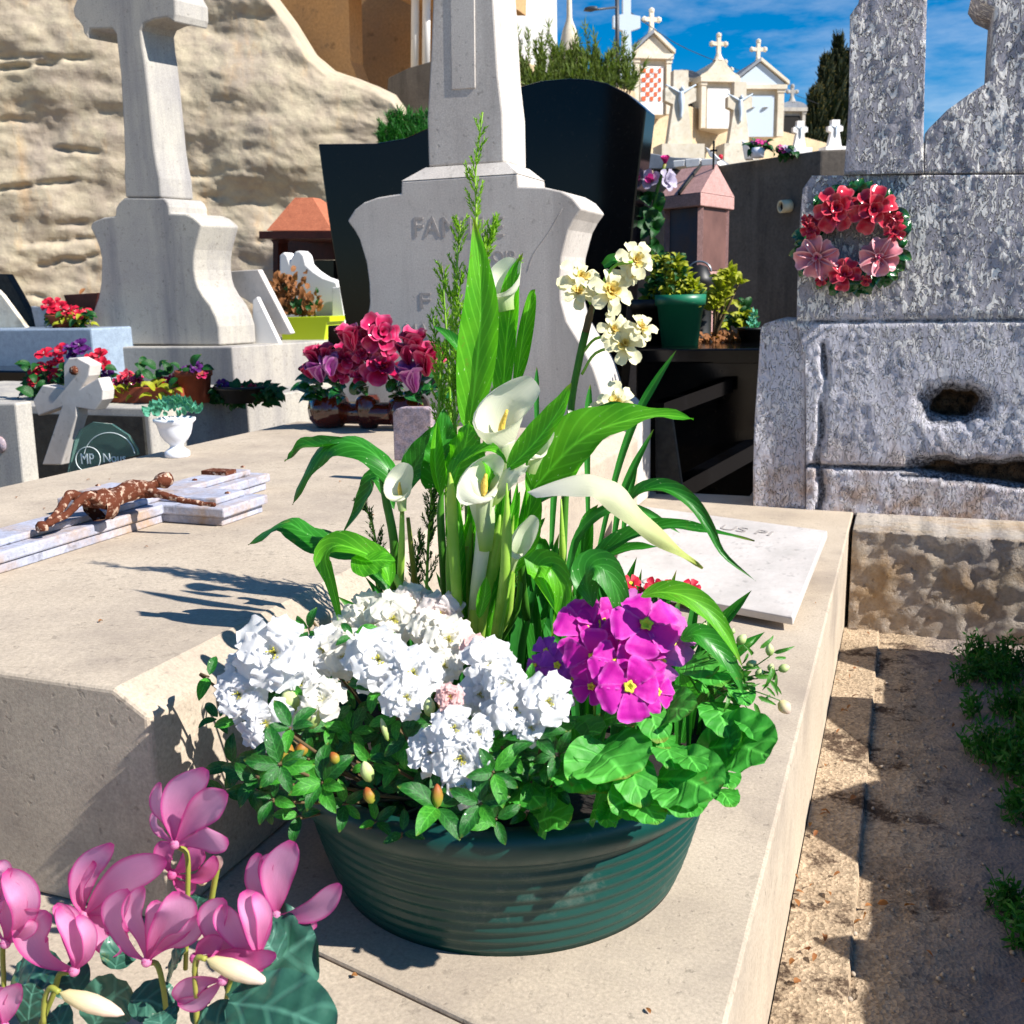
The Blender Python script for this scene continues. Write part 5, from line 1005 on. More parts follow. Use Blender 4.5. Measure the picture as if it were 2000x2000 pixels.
cyc((1200, 1310), [([(1100, 1310), (1020, 1350), (950, 1420)], 66, 0), ([(1150, 1360), (1060, 1430), (960, 1430)], 44, 0)], .57, [(1065, 1430), (1060, 1480), (1065, 1600)])
cyc((1050, 1190), [([(1100, 1130), (1160, 1120), (1190, 1140)], 70, 0), ([(1250, 1170), (1350, 1200), (1490, 1170)], 56, 0), ([(1230, 1190), (1330, 1240), (1420, 1250)], 40, 0)], .595, [(1060, 1200), (1050, 1260), (1060, 1340)], 'cycd')
for x, y, l_, w_, Y, d, st in [(320, 1375, 370, 50, .56, (.93, .32), [(320, 1375), (270, 1350), (240, 1420), (235, 1560)]), (1110, 1195, 360, 52, .57, (.92, .35), [(1110, 1195), (1060, 1190), (1050, 1280), (1060, 1400)])]:
    b_ = budo(x, y, l_, w_, Y, M['cycbud'], d, g, CE, n=6); c = at(*CE(x, y), Y)
    MB().add(*tube([at(*CE(*p), Y) for p in st], [15*CE.k*pxs(c)]*2, 8)).obj('stem', M['cycstem'], b_)
def cleaf(b, t, wd, Y, dy=0, seed=0, nh=None, lab=None):
    P = [at(*CE(*b), Y), at(*CE((b[0]+t[0])/2, (b[1]+t[1])/2), Y+dy*.5)+VUP*.006, at(*CE(*t), Y+dy)]
    MB().add(*blade(P, wd*CE.k*pxs(P[1]), nh or (VUP+CAMW*.9), 'round', .12, .08, 5, 30, 16, seed, noi=.06)).obj('leaf', M['cycleaf'], g, label=lab)
cleaf((1260, 1440), (1700, 1060), 330, .60, .04, 1, lab='largest marbled grey green cyclamen leaf')
cleaf((1230, 1430), (1800, 1590), 210, .57, -.01, 2)
cleaf((1500, 1200), (1380, 1080), 110, .62, 0, 3)
for i, a in enumerate([((40, 1400), (330, 1250), 130, .60), ((150, 1560), (190, 1330), 90, .57), ((900, 1330), (1000, 1140), 110, .63), ((700, 1420), (950, 1500), 120, .60), ((880, 1620), (860, 1480), 90, .56), ((500, 1560), (700, 1340), 150, .60), ((620, 1250), (680, 1120), 100, .62), ((1060, 980), (1080, 850), 60, .66), ((350, 1640), (280, 1480), 90, .56), ((1050, 1560), (1130, 1370), 110, .60), ((60, 1350), (250, 1220), 110, .62), ((420, 1400), (330, 1250), 110, .61), ((1100, 1640), (1300, 1520), 120, .57)]): cleaf(a[0], a[1], a[2], a[3], .01, 5+i, nh=(VUP+CAMW*.5+rv(rnd, .6)))

# ================================================================== THINGS ON AND AROUND THE GRAVES
ZS = .267
# ---- crucifix lying on the raised slab
cx0, cy0, ang = -1.30, 1.50, radians(0)
g = thing('lying_crucifix', 'weathered white marble crucifix lying flat on the raised slab with a corroded Christ figure', 'crucifix', (cx0, cy0, ZS))
def cross_poly(hw, x0, x1, y0, y1, c0, c1): return [(cx0-hw, y0), (cx0+hw, y0), (cx0+hw, c0), (x1, c0), (x1, c1), (cx0+hw, c1), (cx0+hw, y1), (cx0-hw, y1), (cx0-hw, c1), (x0, c1), (x0, c0), (cx0-hw, c0)]
zprism('lower_cross', cross_poly(.055, -1.475, -1.118, .86, 1.80, 1.475, 1.60), ZS+.0005, ZS+.016, M['crossmar'], g, .002)
zprism('middle_cross', cross_poly(.060, -1.485, -1.108, .855, 1.81, 1.468, 1.605), ZS+.0165, ZS+.034, M['crossmar'], g, .003)
zprism('upper_cross', cross_poly(.034, -1.455, -1.140, .885, 1.78, 1.492, 1.58), ZS+.0345, ZS+.046, M['crossmar'], g, .003)
def figure(name, parent, J, E_, rads, mat, sub=1):
    me = bpy.data.meshes.new(name); me.from_pydata(J, E_, []); o = obj(name, me, parent); sk = o.modifiers.new('skin', 'SKIN')
    for i, r_ in enumerate(rads): me.skin_vertices[0].data[i].radius = (r_, r_)
    me.skin_vertices[0].data[0].use_root = True
    ss = o.modifiers.new('sub', 'SUBSURF'); ss.levels = sub; ss.render_levels = sub; me.materials.append(mat); return o
zt = ZS+.05
bpy.context.view_layer.update()
def fj(x, y, z): return Vector((cx0+x, y, zt+z))
Ft, Hd = atz(83, 1016, .33), atz(312, 938, .352); ax_ = (Hd-Ft); ax_.z = 0; LB = ax_.length; ax_.normalize(); sx_ = Vector((ax_.y, -ax_.x, 0))
def bj(u, s_, z): p = Ft+ax_*(u*LB)+sx_*s_; return Vector((p.x, p.y, zt+z*.66))
J = [bj(.47, 0, .024), bj(.60, 0, .034), bj(.74, 0, .044), bj(.83, 0, .040), bj(.90, .002, .046), bj(.99, .010, .052),
     bj(.45, -.018, .028), bj(.30, -.022, .062), bj(.14, -.010, .022), bj(.03, -.004, .006),
     bj(.45, .018, .028), bj(.29, .020, .066), bj(.15, .012, .024), bj(.0, .004, .006),
     bj(.80, -.040, .036), bj(.86, -.085, .024), bj(.95, -.128, .012), bj(.97, -.142, .010),
     bj(.80, .040, .036), bj(.84, .085, .020), bj(.90, .132, .010), bj(.92, .148, .009)]
E_ = [(0, 1), (1, 2), (2, 3), (3, 4), (4, 5), (0, 6), (6, 7), (7, 8), (8, 9), (0, 10), (10, 11), (11, 12), (12, 13), (3, 14), (14, 15), (15, 16), (16, 17), (3, 18), (18, 19), (19, 20), (20, 21)]
rd = [.027, .021, .030, .022, .011, .021, .019, .0145, .011, .008, .019, .0145, .011, .008, .013, .0095, .007, .008, .013, .0095, .007, .008]
# corpus scaled about its middle so that it spans the beam as in the photograph
me = bpy.data.meshes.new('corpus'); mm = bpy.data.metaballs
corp = bpy.data.meshes.new('corpus'); corp.from_pydata([tuple(p) for p in J], E_, []); o = bpy.data.objects.new('corpus', corp); put(o, g)
rd = [q*(.74 if i < 4 else .6) for i, q in enumerate(rd)]
o.modifiers.new('skin', 'SKIN')
if not corp.skin_vertices:
    bm = bmesh.new(); bm.from_mesh(corp); bm.verts.layers.skin.new(); bm.to_mesh(corp); bm.free()
for i, r_ in enumerate(rd): corp.skin_vertices[0].data[i].radius = (r_, r_)
corp.skin_vertices[0].data[0].use_root = True
ss = o.modifiers.new('subdivision', 'SUBSURF'); ss.levels = 2; ss.render_levels = 2; corp.materials.append(M['bronze'])
dt = bpy.data.textures.new('pitting', 'CLOUDS'); dt.noise_scale = .012; dm_ = o.modifiers.new('pitting', 'DISPLACE'); dm_.texture = dt; dm_.strength = .004; dm_.texture_coords = 'GLOBAL'
corpus = o
V, Fs, U = lathe([(.030, -.014), (.034, 0), (.028, .014)], (0, 0, 0), 14, 1, .8, flut=lambda t: .1*sin(6*t)); bc = bj(.47, 0, .024); MB().add([bc+sx_*v.x+VUP*v.y+ax_*v.z for v in V], Fs, U).obj('loincloth', M['bronze'], g)
V, Fs, U = lathe([(0, -.016), (.009, -.013), (.013, 0), (.014, .010), (.008, .018), (0, .019)], (0, 0, 0), 12, flut=lambda t: .12*sin(7*t)); bc = bj(.99, .010, .054); MB().add([bc+sx_*v.x+VUP*v.y+ax_*v.z for v in V], Fs, U).obj('crowned_head', M['bronze'], g)
MB().add(*lathe([(0, -.006), (.009, -.004), (.009, .004), (.005, .010), (0, .011)], bj(-.01, 0, .002), 10, 1.2, .9)).obj('foot_block', M['bronze'], g)
MB().add(*bx(cx0-.03, cx0+.03, 1.70, 1.735, zt-.004, zt+.004)).obj('scroll', M['bronze'], g, False)
for x, y in ((-.15, 1.54), (.15, 1.54), (0, 1.80), (0.0, 1.64)): MB().add(*lathe([(.005, 0), (.005, .002), (.0, .004)], (cx0+x, y, ZS+.046), 10)).obj('rosette_nail', M['bronze'], g)
# ---- white cross stele
g = thing('marble_cross', 'small white marble cross with pointed ends standing before the red flowers', 'cross', at(90, 910, 2.55))
prism('cross', [(225, 960), (330, 650), (318, 655), (205, 697), (176, 612), (228, 530), (345, 550), (342, 425), (368, 385), (415, 382), (487, 420), (478, 480), (440, 545), (530, 490), (556, 560), (552, 610), (510, 668), (412, 652), (412, 700), (330, 962)], 2.45, .05, M['marble'], R5, g, .006)
c = at(*R5(397, 452), 2.445); MB().add(*tube([c+Vector((0, .004, 0)), c-Vector((0, .006, 0))], [.014, .012], 16)).obj('medallion', M['bronze'], g)
g = thing('glass_plaque', 'clear rounded glass plaque with engraved lettering below the marble cross', 'glass plaque', at(200, 925, 2.2))
prism('glass', [(360, 1010), (395, 830), (430, 770), (500, 730), (600, 740), (690, 800), (740, 880), (745, 905), (560, 950)], 2.18, .008, M['glass'], R5, g, .001)
text('Nous', *[R5(560, 0)[0], R5(680, 0)[0]], R5(0, 946)[1], 17, 2.176, M['ink'], g)
for a0, a1, rr_ in ((0, 6.3, 24), (3.3, 6.1, 50)): 
    cxp = R5(475, 930) if rr_ == 24 else R5(590, 925); MB().add(*tube([at(cxp[0]+rr_*cos(a0+(a1-a0)*i/20), cxp[1]+rr_*1.0*sin(a0+(a1-a0)*i/20), 2.175) for i in range(21)], .0012, 5)).obj('engraving', M['ink'], g)
text('MP', R5(440, 0)[0], R5(510, 0)[0], R5(0, 955)[1], 20, 2.176, M['ink'], g)
# ---- urn with succulent
def urn_prof(): return [(.0, 0), (.55, .0), (.6, .02), (.6, .14), (.5, .18), (.34, .24), (.30, .29), (.36, .34), (.56, .44), (.72, .58), (.80, .74), (.86, .86), (1, .93), (1.0, .99), (.9, 1.0), (.8, .93), (.0, .9)]
c = atz(347, 892, ZS); u_ = pxs(c)
g = thing('white_urn', 'small white urn of pale green artificial succulent at the far left of the raised slab', 'urn', c)
MB().add(*lathe([(a*40*u_, b*76*u_) for a, b in urn_prof()], c, 32)).obj('urn', M['ivory'], g)
rnd = random.Random(3); SL = [unit('leaf', 'teal', .28, 'leaf', .5, 0, 1, -.3, s_, 5, 2) for s_ in (1, 2)]
for k_ in range(120):
    a = rnd.random()*6.3; r_ = rnd.random()**.6*.065; p = c+Vector((cos(a)*r_, sin(a)*r_, 74*u_+.01+.03*(1-(r_/.07)**2)*rnd.uniform(.6, 1.1))); d = Vector((cos(a)*r_*12, sin(a)*r_*12, .9))+rv(rnd, .35); obj('leaf', rnd.choice(SL), g, frame(p, d, VUP*.3+CAMW, rnd.uniform(.018, .03)))
# ---- ceramic arrangements
CRm = {k_: [unit('petal', k_, .62, 'fan', .55, .10, 2, .25, s_, 8, 6) for s_ in (1, 2)] for k_ in ('ceram_r', 'ceram_rd', 'ceram_p', 'ceram_k')}
GL = [unit('leaf', 'ceram_g', .34, 'leaf', .3, .06, 2, .3, s_, 8, 4) for s_ in (1, 2)]
EMP = core_mesh('rose_heart', 'ceram_r', 3, .35, .1, .05, 1)
def rose(parent, c, ax, r, mt, rnd, core=None): return flower(parent, 'rose', c-ax*r*.4, ax, [(5, 1.0, 72, CRm[mt]), (4, .85, 48, CRm[mt], .1), (3, .7, 26, CRm[mt], .15), (3, .55, 10, CRm[mt], .2)], r, rnd, core or EMP)
def tulip(parent, c, ax, r, mt, rnd):
    x, y = basis(ax); return flower(parent, 'tulip', c-ax*r, ax, [(3, 1.9, 9, CRm[mt], 0), (3, 1.8, 16, CRm[mt], 0)], r, rnd, EMP)
Yr = 2.72; c0 = at(720, 835, Yr)
g = thing('ceramic_rose_pot', 'glazed ceramic roses and tulips in a brown pot at the back of the raised slab', 'ceramic flowers', at(720, 835, Yr))
u_ = pxs(at(720, 800, Yr)); rnd = random.Random(2)
zb_ = ZS+.001
for x, w_ in [(628, 42), (705, 26), (785, 42)]:
    p = at(x, 830, Yr); hgt = 66*u_; MB().add(*lathe([(.0, 0), (w_*u_*.62, 0), (w_*u_*.95, hgt*.25), (w_*u_, hgt*.55), (w_*u_*.9, hgt*.85), (w_*u_*.7, hgt), (.0, hgt*.98)], (p.x, Yr+.05, zb_), 24, flut=lambda t: .05*cos(10*t))).obj('container', M['ceram_b'], g)
p, q = at(628, 800, Yr), at(790, 800, Yr)
MB().add(*tube([Vector((p.x, Yr+.05, zb_+.045)), Vector((q.x, Yr+.05, zb_+.045))], [.035, .035], 14)).obj('container', M['ceram_b'], g)
for x, y, r_, k_ in [(945, 340, 38, 'r'), (620, 570, 30, 'r'), (950, 640, 42, 'r'), (560, 700, 22, 'r'), (740, 740, 18, 'r'), (760, 520, 20, 'r'), (1430, 560, 26, 'r'), (780, 370, 20, 'r')]:
    c = at(*CF(x, y), Yr-.01); rose(g, c, (CAMW+Vector((.25, -.2, .25))+rv(rnd, .3)).normalized(), r_*u_, 'ceram_r', rnd)
for x, y, r_, k_, dx in [(640, 390, 22, 'ceram_r', -.1), (1250, 430, 24, 'ceram_r', .05), (1360, 610, 25, 'ceram_r', .1), (320, 560, 18, 'ceram_r', -.3), (410, 530, 15, 'ceram_r', 0), (350, 700, 20, 'ceram_p', -.1), (450, 640, 20, 'ceram_p', 0), (1230, 760, 26, 'ceram_p', -.05), (1180, 540, 18, 'ceram_r', 0), (250, 700, 14, 'ceram_r', -.4)]:
    c = at(*CF(x, y), Yr-.06); tulip(g, c, (VUP+Vector((dx, -.25, 0))).normalized(), r_*u_*1.12, k_, rnd)
for k_ in range(60):
    x = rnd.uniform(220, 1500); y = rnd.uniform(760, 960)+ (30 if x < 400 else 0)
    c = at(*CF(x, y), Yr+rnd.uniform(-.02, .05)); d = (RIGHT*((x-850)/700)+VUP*.3+rv(rnd, .6)); obj('leaf', rnd.choice(GL), g, frame(c, d, (CAMW+VUP), rnd.uniform(.035, .06)))
for x, y in [(230, 800), (210, 900), (260, 960), (290, 880)]: c = at(*CF(x+80, y), Yr-.02); obj('leaf', GL[0], g, frame(c, -RIGHT+VUP*rnd.uniform(-.3, .3), CAMW+VUP, .06))
# wreath on the monument
g = thing('ceramic_wreath', 'ceramic wreath of red and pink roses with green leaves hung on the flaking monument', 'wreath', at(1665, 470, 3.14))
wc = at(1665, 470, 3.13); u_ = pxs(wc); rnd = random.Random(8)
R3d = lambda x, y: at(*R4(x, y), 3.115)
MB().add(*[t for t in tube([wc+Vector((cos(a)*74*u_, .015, sin(a)*74*u_)) for a in [2*pi*i/24 for i in range(25)]], [.022, .022], 10)]).obj('ring', M['ceram_g'], g)
for k_ in range(110):
    a = rnd.random()*6.3; rr_ = rnd.uniform(52, 88)*u_; p = wc+Vector((cos(a)*rr_, rnd.uniform(-.012, .01), sin(a)*rr_)); d = Vector((cos(a)+rnd.uniform(-.8, .8), rnd.uniform(-.3, .1), sin(a)+rnd.uniform(-.8, .8))); obj('leaf', rnd.choice(GL), g, frame(p, d, Vector((.2, -1, .2))+rv(rnd, .4), rnd.uniform(.035, .055)))
FR = Vector((-.1, -1, 0))
FRO = [unit('petal', 'ceram_rd', .5, 'fan', .35, .06, 2, .3, s_, 8, 6) for s_ in (1, 2)]
def wflower(x, y, r_, mts, lay): c = R3d(x, y)+Vector((0, -.01, 0)); flower(g, 'rose', c, (Vector((.1, -1, .15))+rv(rnd, .15)).normalized(), lay, r_*.3106*pxs(c), rnd, EMP)
K = CRm['ceram_k']; D_ = CRm['ceram_rd']
for x, y, r_ in [(750, 1320, 135), (985, 1320, 135)]: wflower(x, y, r_, D_, [(6, 1, 76, FRO), (4, .7, 50, D_, .08), (3, .5, 25, D_, .15)])
for x, y, r_ in [(632, 1620, 118), (1020, 1625, 118)]: wflower(x, y, r_, K, [(7, 1, 76, K), (3, .3, 30, K, .1)])
for x, y, r_ in [(805, 1730, 90), (590, 1440, 60), (1120, 1460, 60), (575, 1390, 40), (1130, 1380, 40), (660, 1760, 36), (940, 1765, 34)]: wflower(x, y, r_, D_, [(5, 1, 70, D_), (3, .7, 35, D_, .1)])
# low pots on the neighbouring tomb
def pot(parent, c, r, h, mat, taper=.75, n=28, sq=False):
    nn = 4 if sq else n; rot = pi/4 if sq else 0
    return MB().add(*lathe([(0, 0), (r*taper, 0), (r*.96, h*.82), (r*1.04, h*.82), (r*1.06, h), (r*.95, h), (r*.9, h*.9), (0, h*.88)], c, nn, rot=rot)).obj('pot', mat, parent, not sq)
def bunch(parent, crop, pts, Y, mts, rr, leafs, nl, box_, ll, up_=.5, kind='flower', cores=None):
    for x, y, r_ in pts:
        c = at(*crop(x, y), Y+rr.uniform(-.03, .03)); ms = CRm.get(rr.choice(mts)) or FM[rr.choice(mts)]
        flower(parent, kind, c, (CAMW+VUP*up_+rv(rr, .4)).normalized(), [(5, 1, 70, ms), (3, .7, 40, ms, .1)], r_*crop.k*pxs(c), rr, ACs if cores is None else cores)
    x0, x1, y0, y1 = box_
    for k_ in range(nl):
        c = at(*crop(rr.uniform(x0, x1), rr.uniform(y0, y1)), Y+rr.uniform(-.05, .05)); obj('leaf', rr.choice(leafs), parent, frame(c, rv(rr)+VUP*.4+RIGHT*((c-at(*crop((x0+x1)/2, y0), Y)).x*4), CAMW+VUP+rv(rr, .4), ll*rr.uniform(.7, 1.2)))
FM = {k_: [unit('petal', k_, .55, 'fan', .3, .12, 2, .15, s_, 6, 4) for s_ in (1, 2)] for k_ in ('red', 'purple', 'pinkm', 'lilac')}
DG = [unit('leaf', 'darkgreen', .34, 'leaf', .3, .06, 2, .3, s_, 6, 3) for s_ in (1, 2)]; YG = [unit('leaf', 'limeleaf', .27, 'leaf', .3, .08, 2, .3, s_, 6, 3) for s_ in (1, 2)]
rnd = random.Random(17)
def gtop(x, y, Y): return at(*R5(x, y), Y)
g = thing('red_bouquet', 'bushy bouquet of red and purple fabric flowers behind the marble cross', 'bouquet', gtop(360, 600, 3.15))
bunch(g, R5, [(240, 370, 50), (210, 450, 50), (270, 440, 50), (330, 350, 45), (300, 490, 50), (190, 520, 40), (540, 380, 50), (500, 400, 45), (310, 410, 40), (560, 420, 40), (250, 520, 40)], 3.15, ['red'], rnd, DG, 150, (130, 600, 430, 620), .042)
bunch(g, R5, [(380, 340, 40), (430, 320, 45), (460, 350, 40), (500, 480, 45), (580, 470, 40), (400, 370, 40), (540, 500, 36)], 3.12, ['purple'], rnd, DG, 10, (130, 600, 400, 620), .06)
pot(g, Vector((gtop(360, 600, 3.2).x, 3.2, C0.z)), .09, .07, M['blackpot'])
g = thing('red_yellow_planter', 'low trough of crimson flowers with yellow green leaves on the neighbouring tomb', 'flower trough', gtop(780, 640, 3.12))
bunch(g, R5, [(690, 500, 50), (740, 510, 40), (860, 530, 45), (920, 510, 36), (960, 500, 36), (640, 520, 30), (1090, 480, 34)], 3.12, ['ceram_r', 'ceram_rd'], rnd, YG, 90, (570, 980, 530, 610), .05)
bunch(g, R5, [(1010, 450, 30), (1060, 440, 36)], 3.12, ['purple'], rnd, DG, 26, (740, 1100, 430, 500), .05)
zprism('trough', [(gtop(600, 600, 3.1).x, 3.08), (gtop(1000, 600, 3.1).x, 3.08), (gtop(1000, 600, 3.1).x, 3.2), (gtop(600, 600, 3.1).x, 3.2)], C0.z, C0.z+.06, M['terra'], g)
g = thing('terracotta_pot', 'tilted terracotta pot right of the crimson flower trough', 'flower pot', gtop(1050, 640, 3.15))
pot(g, Vector((gtop(1055, 600, 3.15).x, 3.15, C0.z)), .065, .12, M['terra'])
g = thing('dark_wilted_planter', 'dark shaded pot with wilted purple flowers at the right end of the neighbouring tomb', 'flower pot', gtop(1330, 660, 3.2))
bunch(g, R5, [(1200, 530, 36), (1250, 545, 30), (1300, 560, 30), (1360, 540, 24)], 3.2, ['purple', 'red'], rnd, DG, 190, (1150, 1500, 550, 640), .04)
pot(g, Vector((gtop(1330, 640, 3.22).x, 3.22, C0.z)), .11, .06, M['blackpot'])
# blue tomb geraniums
g = thing('red_geraniums', 'red geraniums in a low pot on the blue grey tomb', 'geraniums', at(130, 640, 4.45))
bunch(g, R1, [(265, 1650, 45), (330, 1665, 50), (380, 1680, 50), (460, 1690, 40), (300, 1640, 40), (420, 1700, 30)], 4.45, ['red'], rnd, YG+DG, 90, (250, 485, 1690, 1750), .05)
pot(g, Vector((at(135, 640, 4.5).x, 4.5, at(90, 642, 4.3).z)), .11, .07, M['terra'])
g = thing('purple_trough', 'dark purple trough with dry leaf tips left of the tall cross base', 'trough', at(160, 600, 4.9))
prism('trough', [(342, 1590), (530, 1578), (510, 1680), (365, 1670)], 4.9, .2, M['dark_red'], R1, g)
for k_ in range(14): obj('leaf', unit('leaf', 'rust', .2, 'leaf', .3) if k_ == 0 else [m for m in bpy.data.meshes if m.name.startswith('leaf')][-1], g, frame(at(*R1(430+k_*8, 1585), 4.95), VUP+rv(rnd, .6), CAMW, .06))
# lime planter
g = thing('lime_planter', 'lime green rectangular planter with russet shrub on the stone ledge', 'planter', at(595, 672, 5.1))
lp = [(1508, 1712), (1778, 1705), (1778, 1735), (1762, 1735), (1745, 1852), (1522, 1850), (1512, 1740), (1508, 1738)]
prism('planter', lp, 5.25, .22, M['lime'], R1, g, .01)
RL = [unit('leaf', 'rust', .3, 'leaf', .3, .05, 1, .3, s_, 5, 2) for s_ in (1, 2)]
for k_ in range(280):
    x, y = (rnd.gauss(1530, 28), rnd.uniform(1500, 1700)) if k_ < 170 else (rnd.gauss(1640, 40), 1710-abs(rnd.gauss(0, 75)))
    obj('leaf', rnd.choice(RL+(DG if k_ % 4 == 0 else RL)), g, frame(at(*R1(x, y), 5.33+rnd.uniform(-.06, .06)), VUP+rv(rnd, .9), CAMW+rv(rnd, .5), rnd.uniform(.035, .06)))
for x in (1530, 1620, 1660, 1690): MB().add(*tube([at(*R1(x+10, 1715), 5.33), at(*R1(x, 1580+(x-1530)*.3), 5.33)], .006, 5)).obj('stem', M['twig'], g)
# marble open book plaque on the slab
bk_ = [atz(x, y, z) for x, y, z in [(1232, 985, .11), (1616, 1036, .11), (1548, 1206, .03), (1190, 1140, .03)]]
g = thing('marble_book_plaque', 'white marble plaque with faint lettering lying tilted on the slab right of the lilies', 'memorial plaque', bk_[2])
n_ = (bk_[1]-bk_[0]).cross(bk_[3]-bk_[0]).normalized(); n_ = n_ if n_.z > 0 else -n_
V, Fs = prism_vf(bk_, -n_*.018); me = mesh('plaque', V, Fs, M['marble']); recalc(me); bev(obj('plaque', me, g), .003)
xx = (bk_[1]-bk_[0]).normalized(); yy = n_.cross(xx)
text('US PI', 0, 1, 0, 1, 1, M['hvein'], g, 'lettering', .0006, (bk_[0]+xx*.30-yy*.075+n_*.0006, xx*.13, yy*.026))
text('(OS', 0, 1, 0, 1, 1, M['hvein'], g, 'lettering', .0006, (bk_[3]+xx*.06+yy*.03+n_*.0006, xx*.09, yy*.028))
P = [bk_[0].lerp(bk_[3], .25).lerp(bk_[1].lerp(bk_[2], .25), .2)]
MB().add(*bx(bk_[0].x+.05, bk_[1].x-.05, bk_[0].y-.15, bk_[0].y-.03, .0, .072)).obj('support_block', M['marble'], g, False)
# lantern shrine at right
g = thing('pink_granite_lantern', 'pink granite lantern shrine with dusty glass panes and steep roof', 'lantern shrine', at(1370, 560, 4.6))
def gp(x, y, Y=4.6): return at(*R3c(x, y), Y)
lw = [(660, 1310), (850, 1300), (1030, 1380), (1030, 1380)]
Yl = 4.6
A0 = gp(665, 1310); B0 = gp(865, 1300); zt_, zb_ = gp(865, 1300).z, gp(850, 1745).z
P1_, P2_ = gp(865, 1300), atz(*R3c(1030, 1375), gp(865, 1300).z)
dx = Vector((P1_.x-A0.x, 0, 0)).length; ex = Vector((cos(radians(-0)), 0, 0)); 
C1 = Vector((B0.x, Yl, 0)); C2 = at(*R3c(655, 1310), Yl+.10); C2.z = 0; s2 = (C2-C1); s3 = at(*R3c(1026, 1375), Yl+.26)-C1; s3.z = 0; 
corners = [C1, C1+s3, C1+s2+s3, C1+s2]
V = [Vector((c_.x, c_.y, z)) for z in (zb_-.02, zb_+.03) for c_ in corners]; me = mesh('base', V, [(0, 1, 2, 3), (7, 6, 5, 4), (0, 4, 5, 1), (1, 5, 6, 2), (2, 6, 7, 3), (3, 7, 4, 0)], M['pink_granite']); recalc(me); obj('base', me, g)
V = [Vector((c_.x, c_.y, z)) for z in (-.3, zb_-.021) for c_ in [C1+(c_-C1)*.6+(s2+s3)*.2 for c_ in corners]]; me = mesh('pedestal', V, [(0, 1, 2, 3), (7, 6, 5, 4), (0, 4, 5, 1), (1, 5, 6, 2), (2, 6, 7, 3), (3, 7, 4, 0)], M['pink_granite']); recalc(me); obj('pedestal', me, g)
for c_ in corners: MB().add(*box(Vector((c_.x, c_.y, (zb_+zt_)/2+.015)), (.024, .024, zt_-zb_-.03), radians(10))).obj('post', M['pink_granite'], g, False)
for a_, b_ in ((C1, C1+s2), (C1, C1+s3), (C1+s2, C1+s2+s3), (C1+s3, C1+s2+s3)):
    off = Vector((0, 0, 0)); V = [Vector((a_.x, a_.y, zb_+.031)), Vector((b_.x, b_.y, zb_+.031)), Vector((b_.x, b_.y, zt_)), Vector((a_.x, a_.y, zt_))]; nn = (V[1]-V[0]).cross(Vector((0, 0, 1))).normalized()*.004
    me = mesh('pane', *prism_vf(V, nn), M['pane']); recalc(me); me.materials.clear(); me.materials.append(M['niche'] if (b_-a_-s3).length < 1e-5 else M['pane']); obj('pane', me, g)
ov = [C1-s2*.12-s3*.16, C1-s2*.12+s3*1.15, C1+s2*1.12+s3*1.15, C1+s2*1.12-s3*.16]
V = [Vector((c_.x, c_.y, z)) for z in (zt_+.001, zt_+.055) for c_ in ov]; me = mesh('eaves', V, [(0, 1, 2, 3), (7, 6, 5, 4), (0, 4, 5, 1), (1, 5, 6, 2), (2, 6, 7, 3), (3, 7, 4, 0)], M['pink_granite']); recalc(me); bev(obj('eaves', me, g), .004)
zr = gp(960, 1010).z; ri = [C1-s2*.05+s3*.5, C1+s2*1.0+s3*.5]
V = [Vector((c_.x, c_.y, zt_+.056)) for c_ in ov]+[Vector((c_.x, c_.y, zr)) for c_ in ri]
me = mesh('roof', V, [(0, 1, 4), (1, 2, 5, 4), (2, 3, 5), (3, 0, 4, 5)], M['pink_granite']); recalc(me); rf = obj('roof', me, g)
cf = ov[0].lerp(ov[1], .5); MB().add(*box(Vector((cf.x-.02, cf.y-.02, zt_+.20)), (.008, .008, .16))).add(*box(Vector((cf.x-.02, cf.y-.02, zt_+.24)), (.03, .008, .008))).obj('roof_cross', M['granite_side'], rf, False)
MB().add(*tube([C1+s2*.5-s3*.18+Vector((0, 0, zt_+.06)), ri[0].lerp(ri[1], .45)+Vector((0, 0, zr+.004))], .008, 6)).obj('rod', M['granite_side'], rf)
# drain pipe
dw = ray(1543, 402); c = CAMLOC+dw*((Q1-CAMLOC).dot(Vector((-(Q1-Q2).y, (Q1-Q2).x, 0)))/dw.dot(Vector((-(Q1-Q2).y, (Q1-Q2).x, 0)))); g = thing('drain_pipe', 'short cream drain pipe stub sticking out of the dark concrete wall', 'pipe', c)
dpp = Vector((-.75, -.6, -.08)).normalized()
V, Fs, U = lathe([(.028, 0), (.034, 0), (.034, .06), (.024, .06), (.024, .02)], (0, 0, 0), 20); x, y = basis(dpp); MB().add([c+Vector((.0, .0, 0))+x*v.x+y*v.y+dpp*v.z for v in V], Fs, U).obj('pipe', M['cream'], g)
V, Fs, U = lathe([(0, 0), (.0245, .0)], (0, 0, 0), 20); MB().add([c+Vector((.0, .0, 0))+x*v.x+y*v.y+dpp*.045 for v in V], Fs, U).obj('hollow', M['dark'], g)  # flat near-black disc painted as the shade inside the pipe mouth
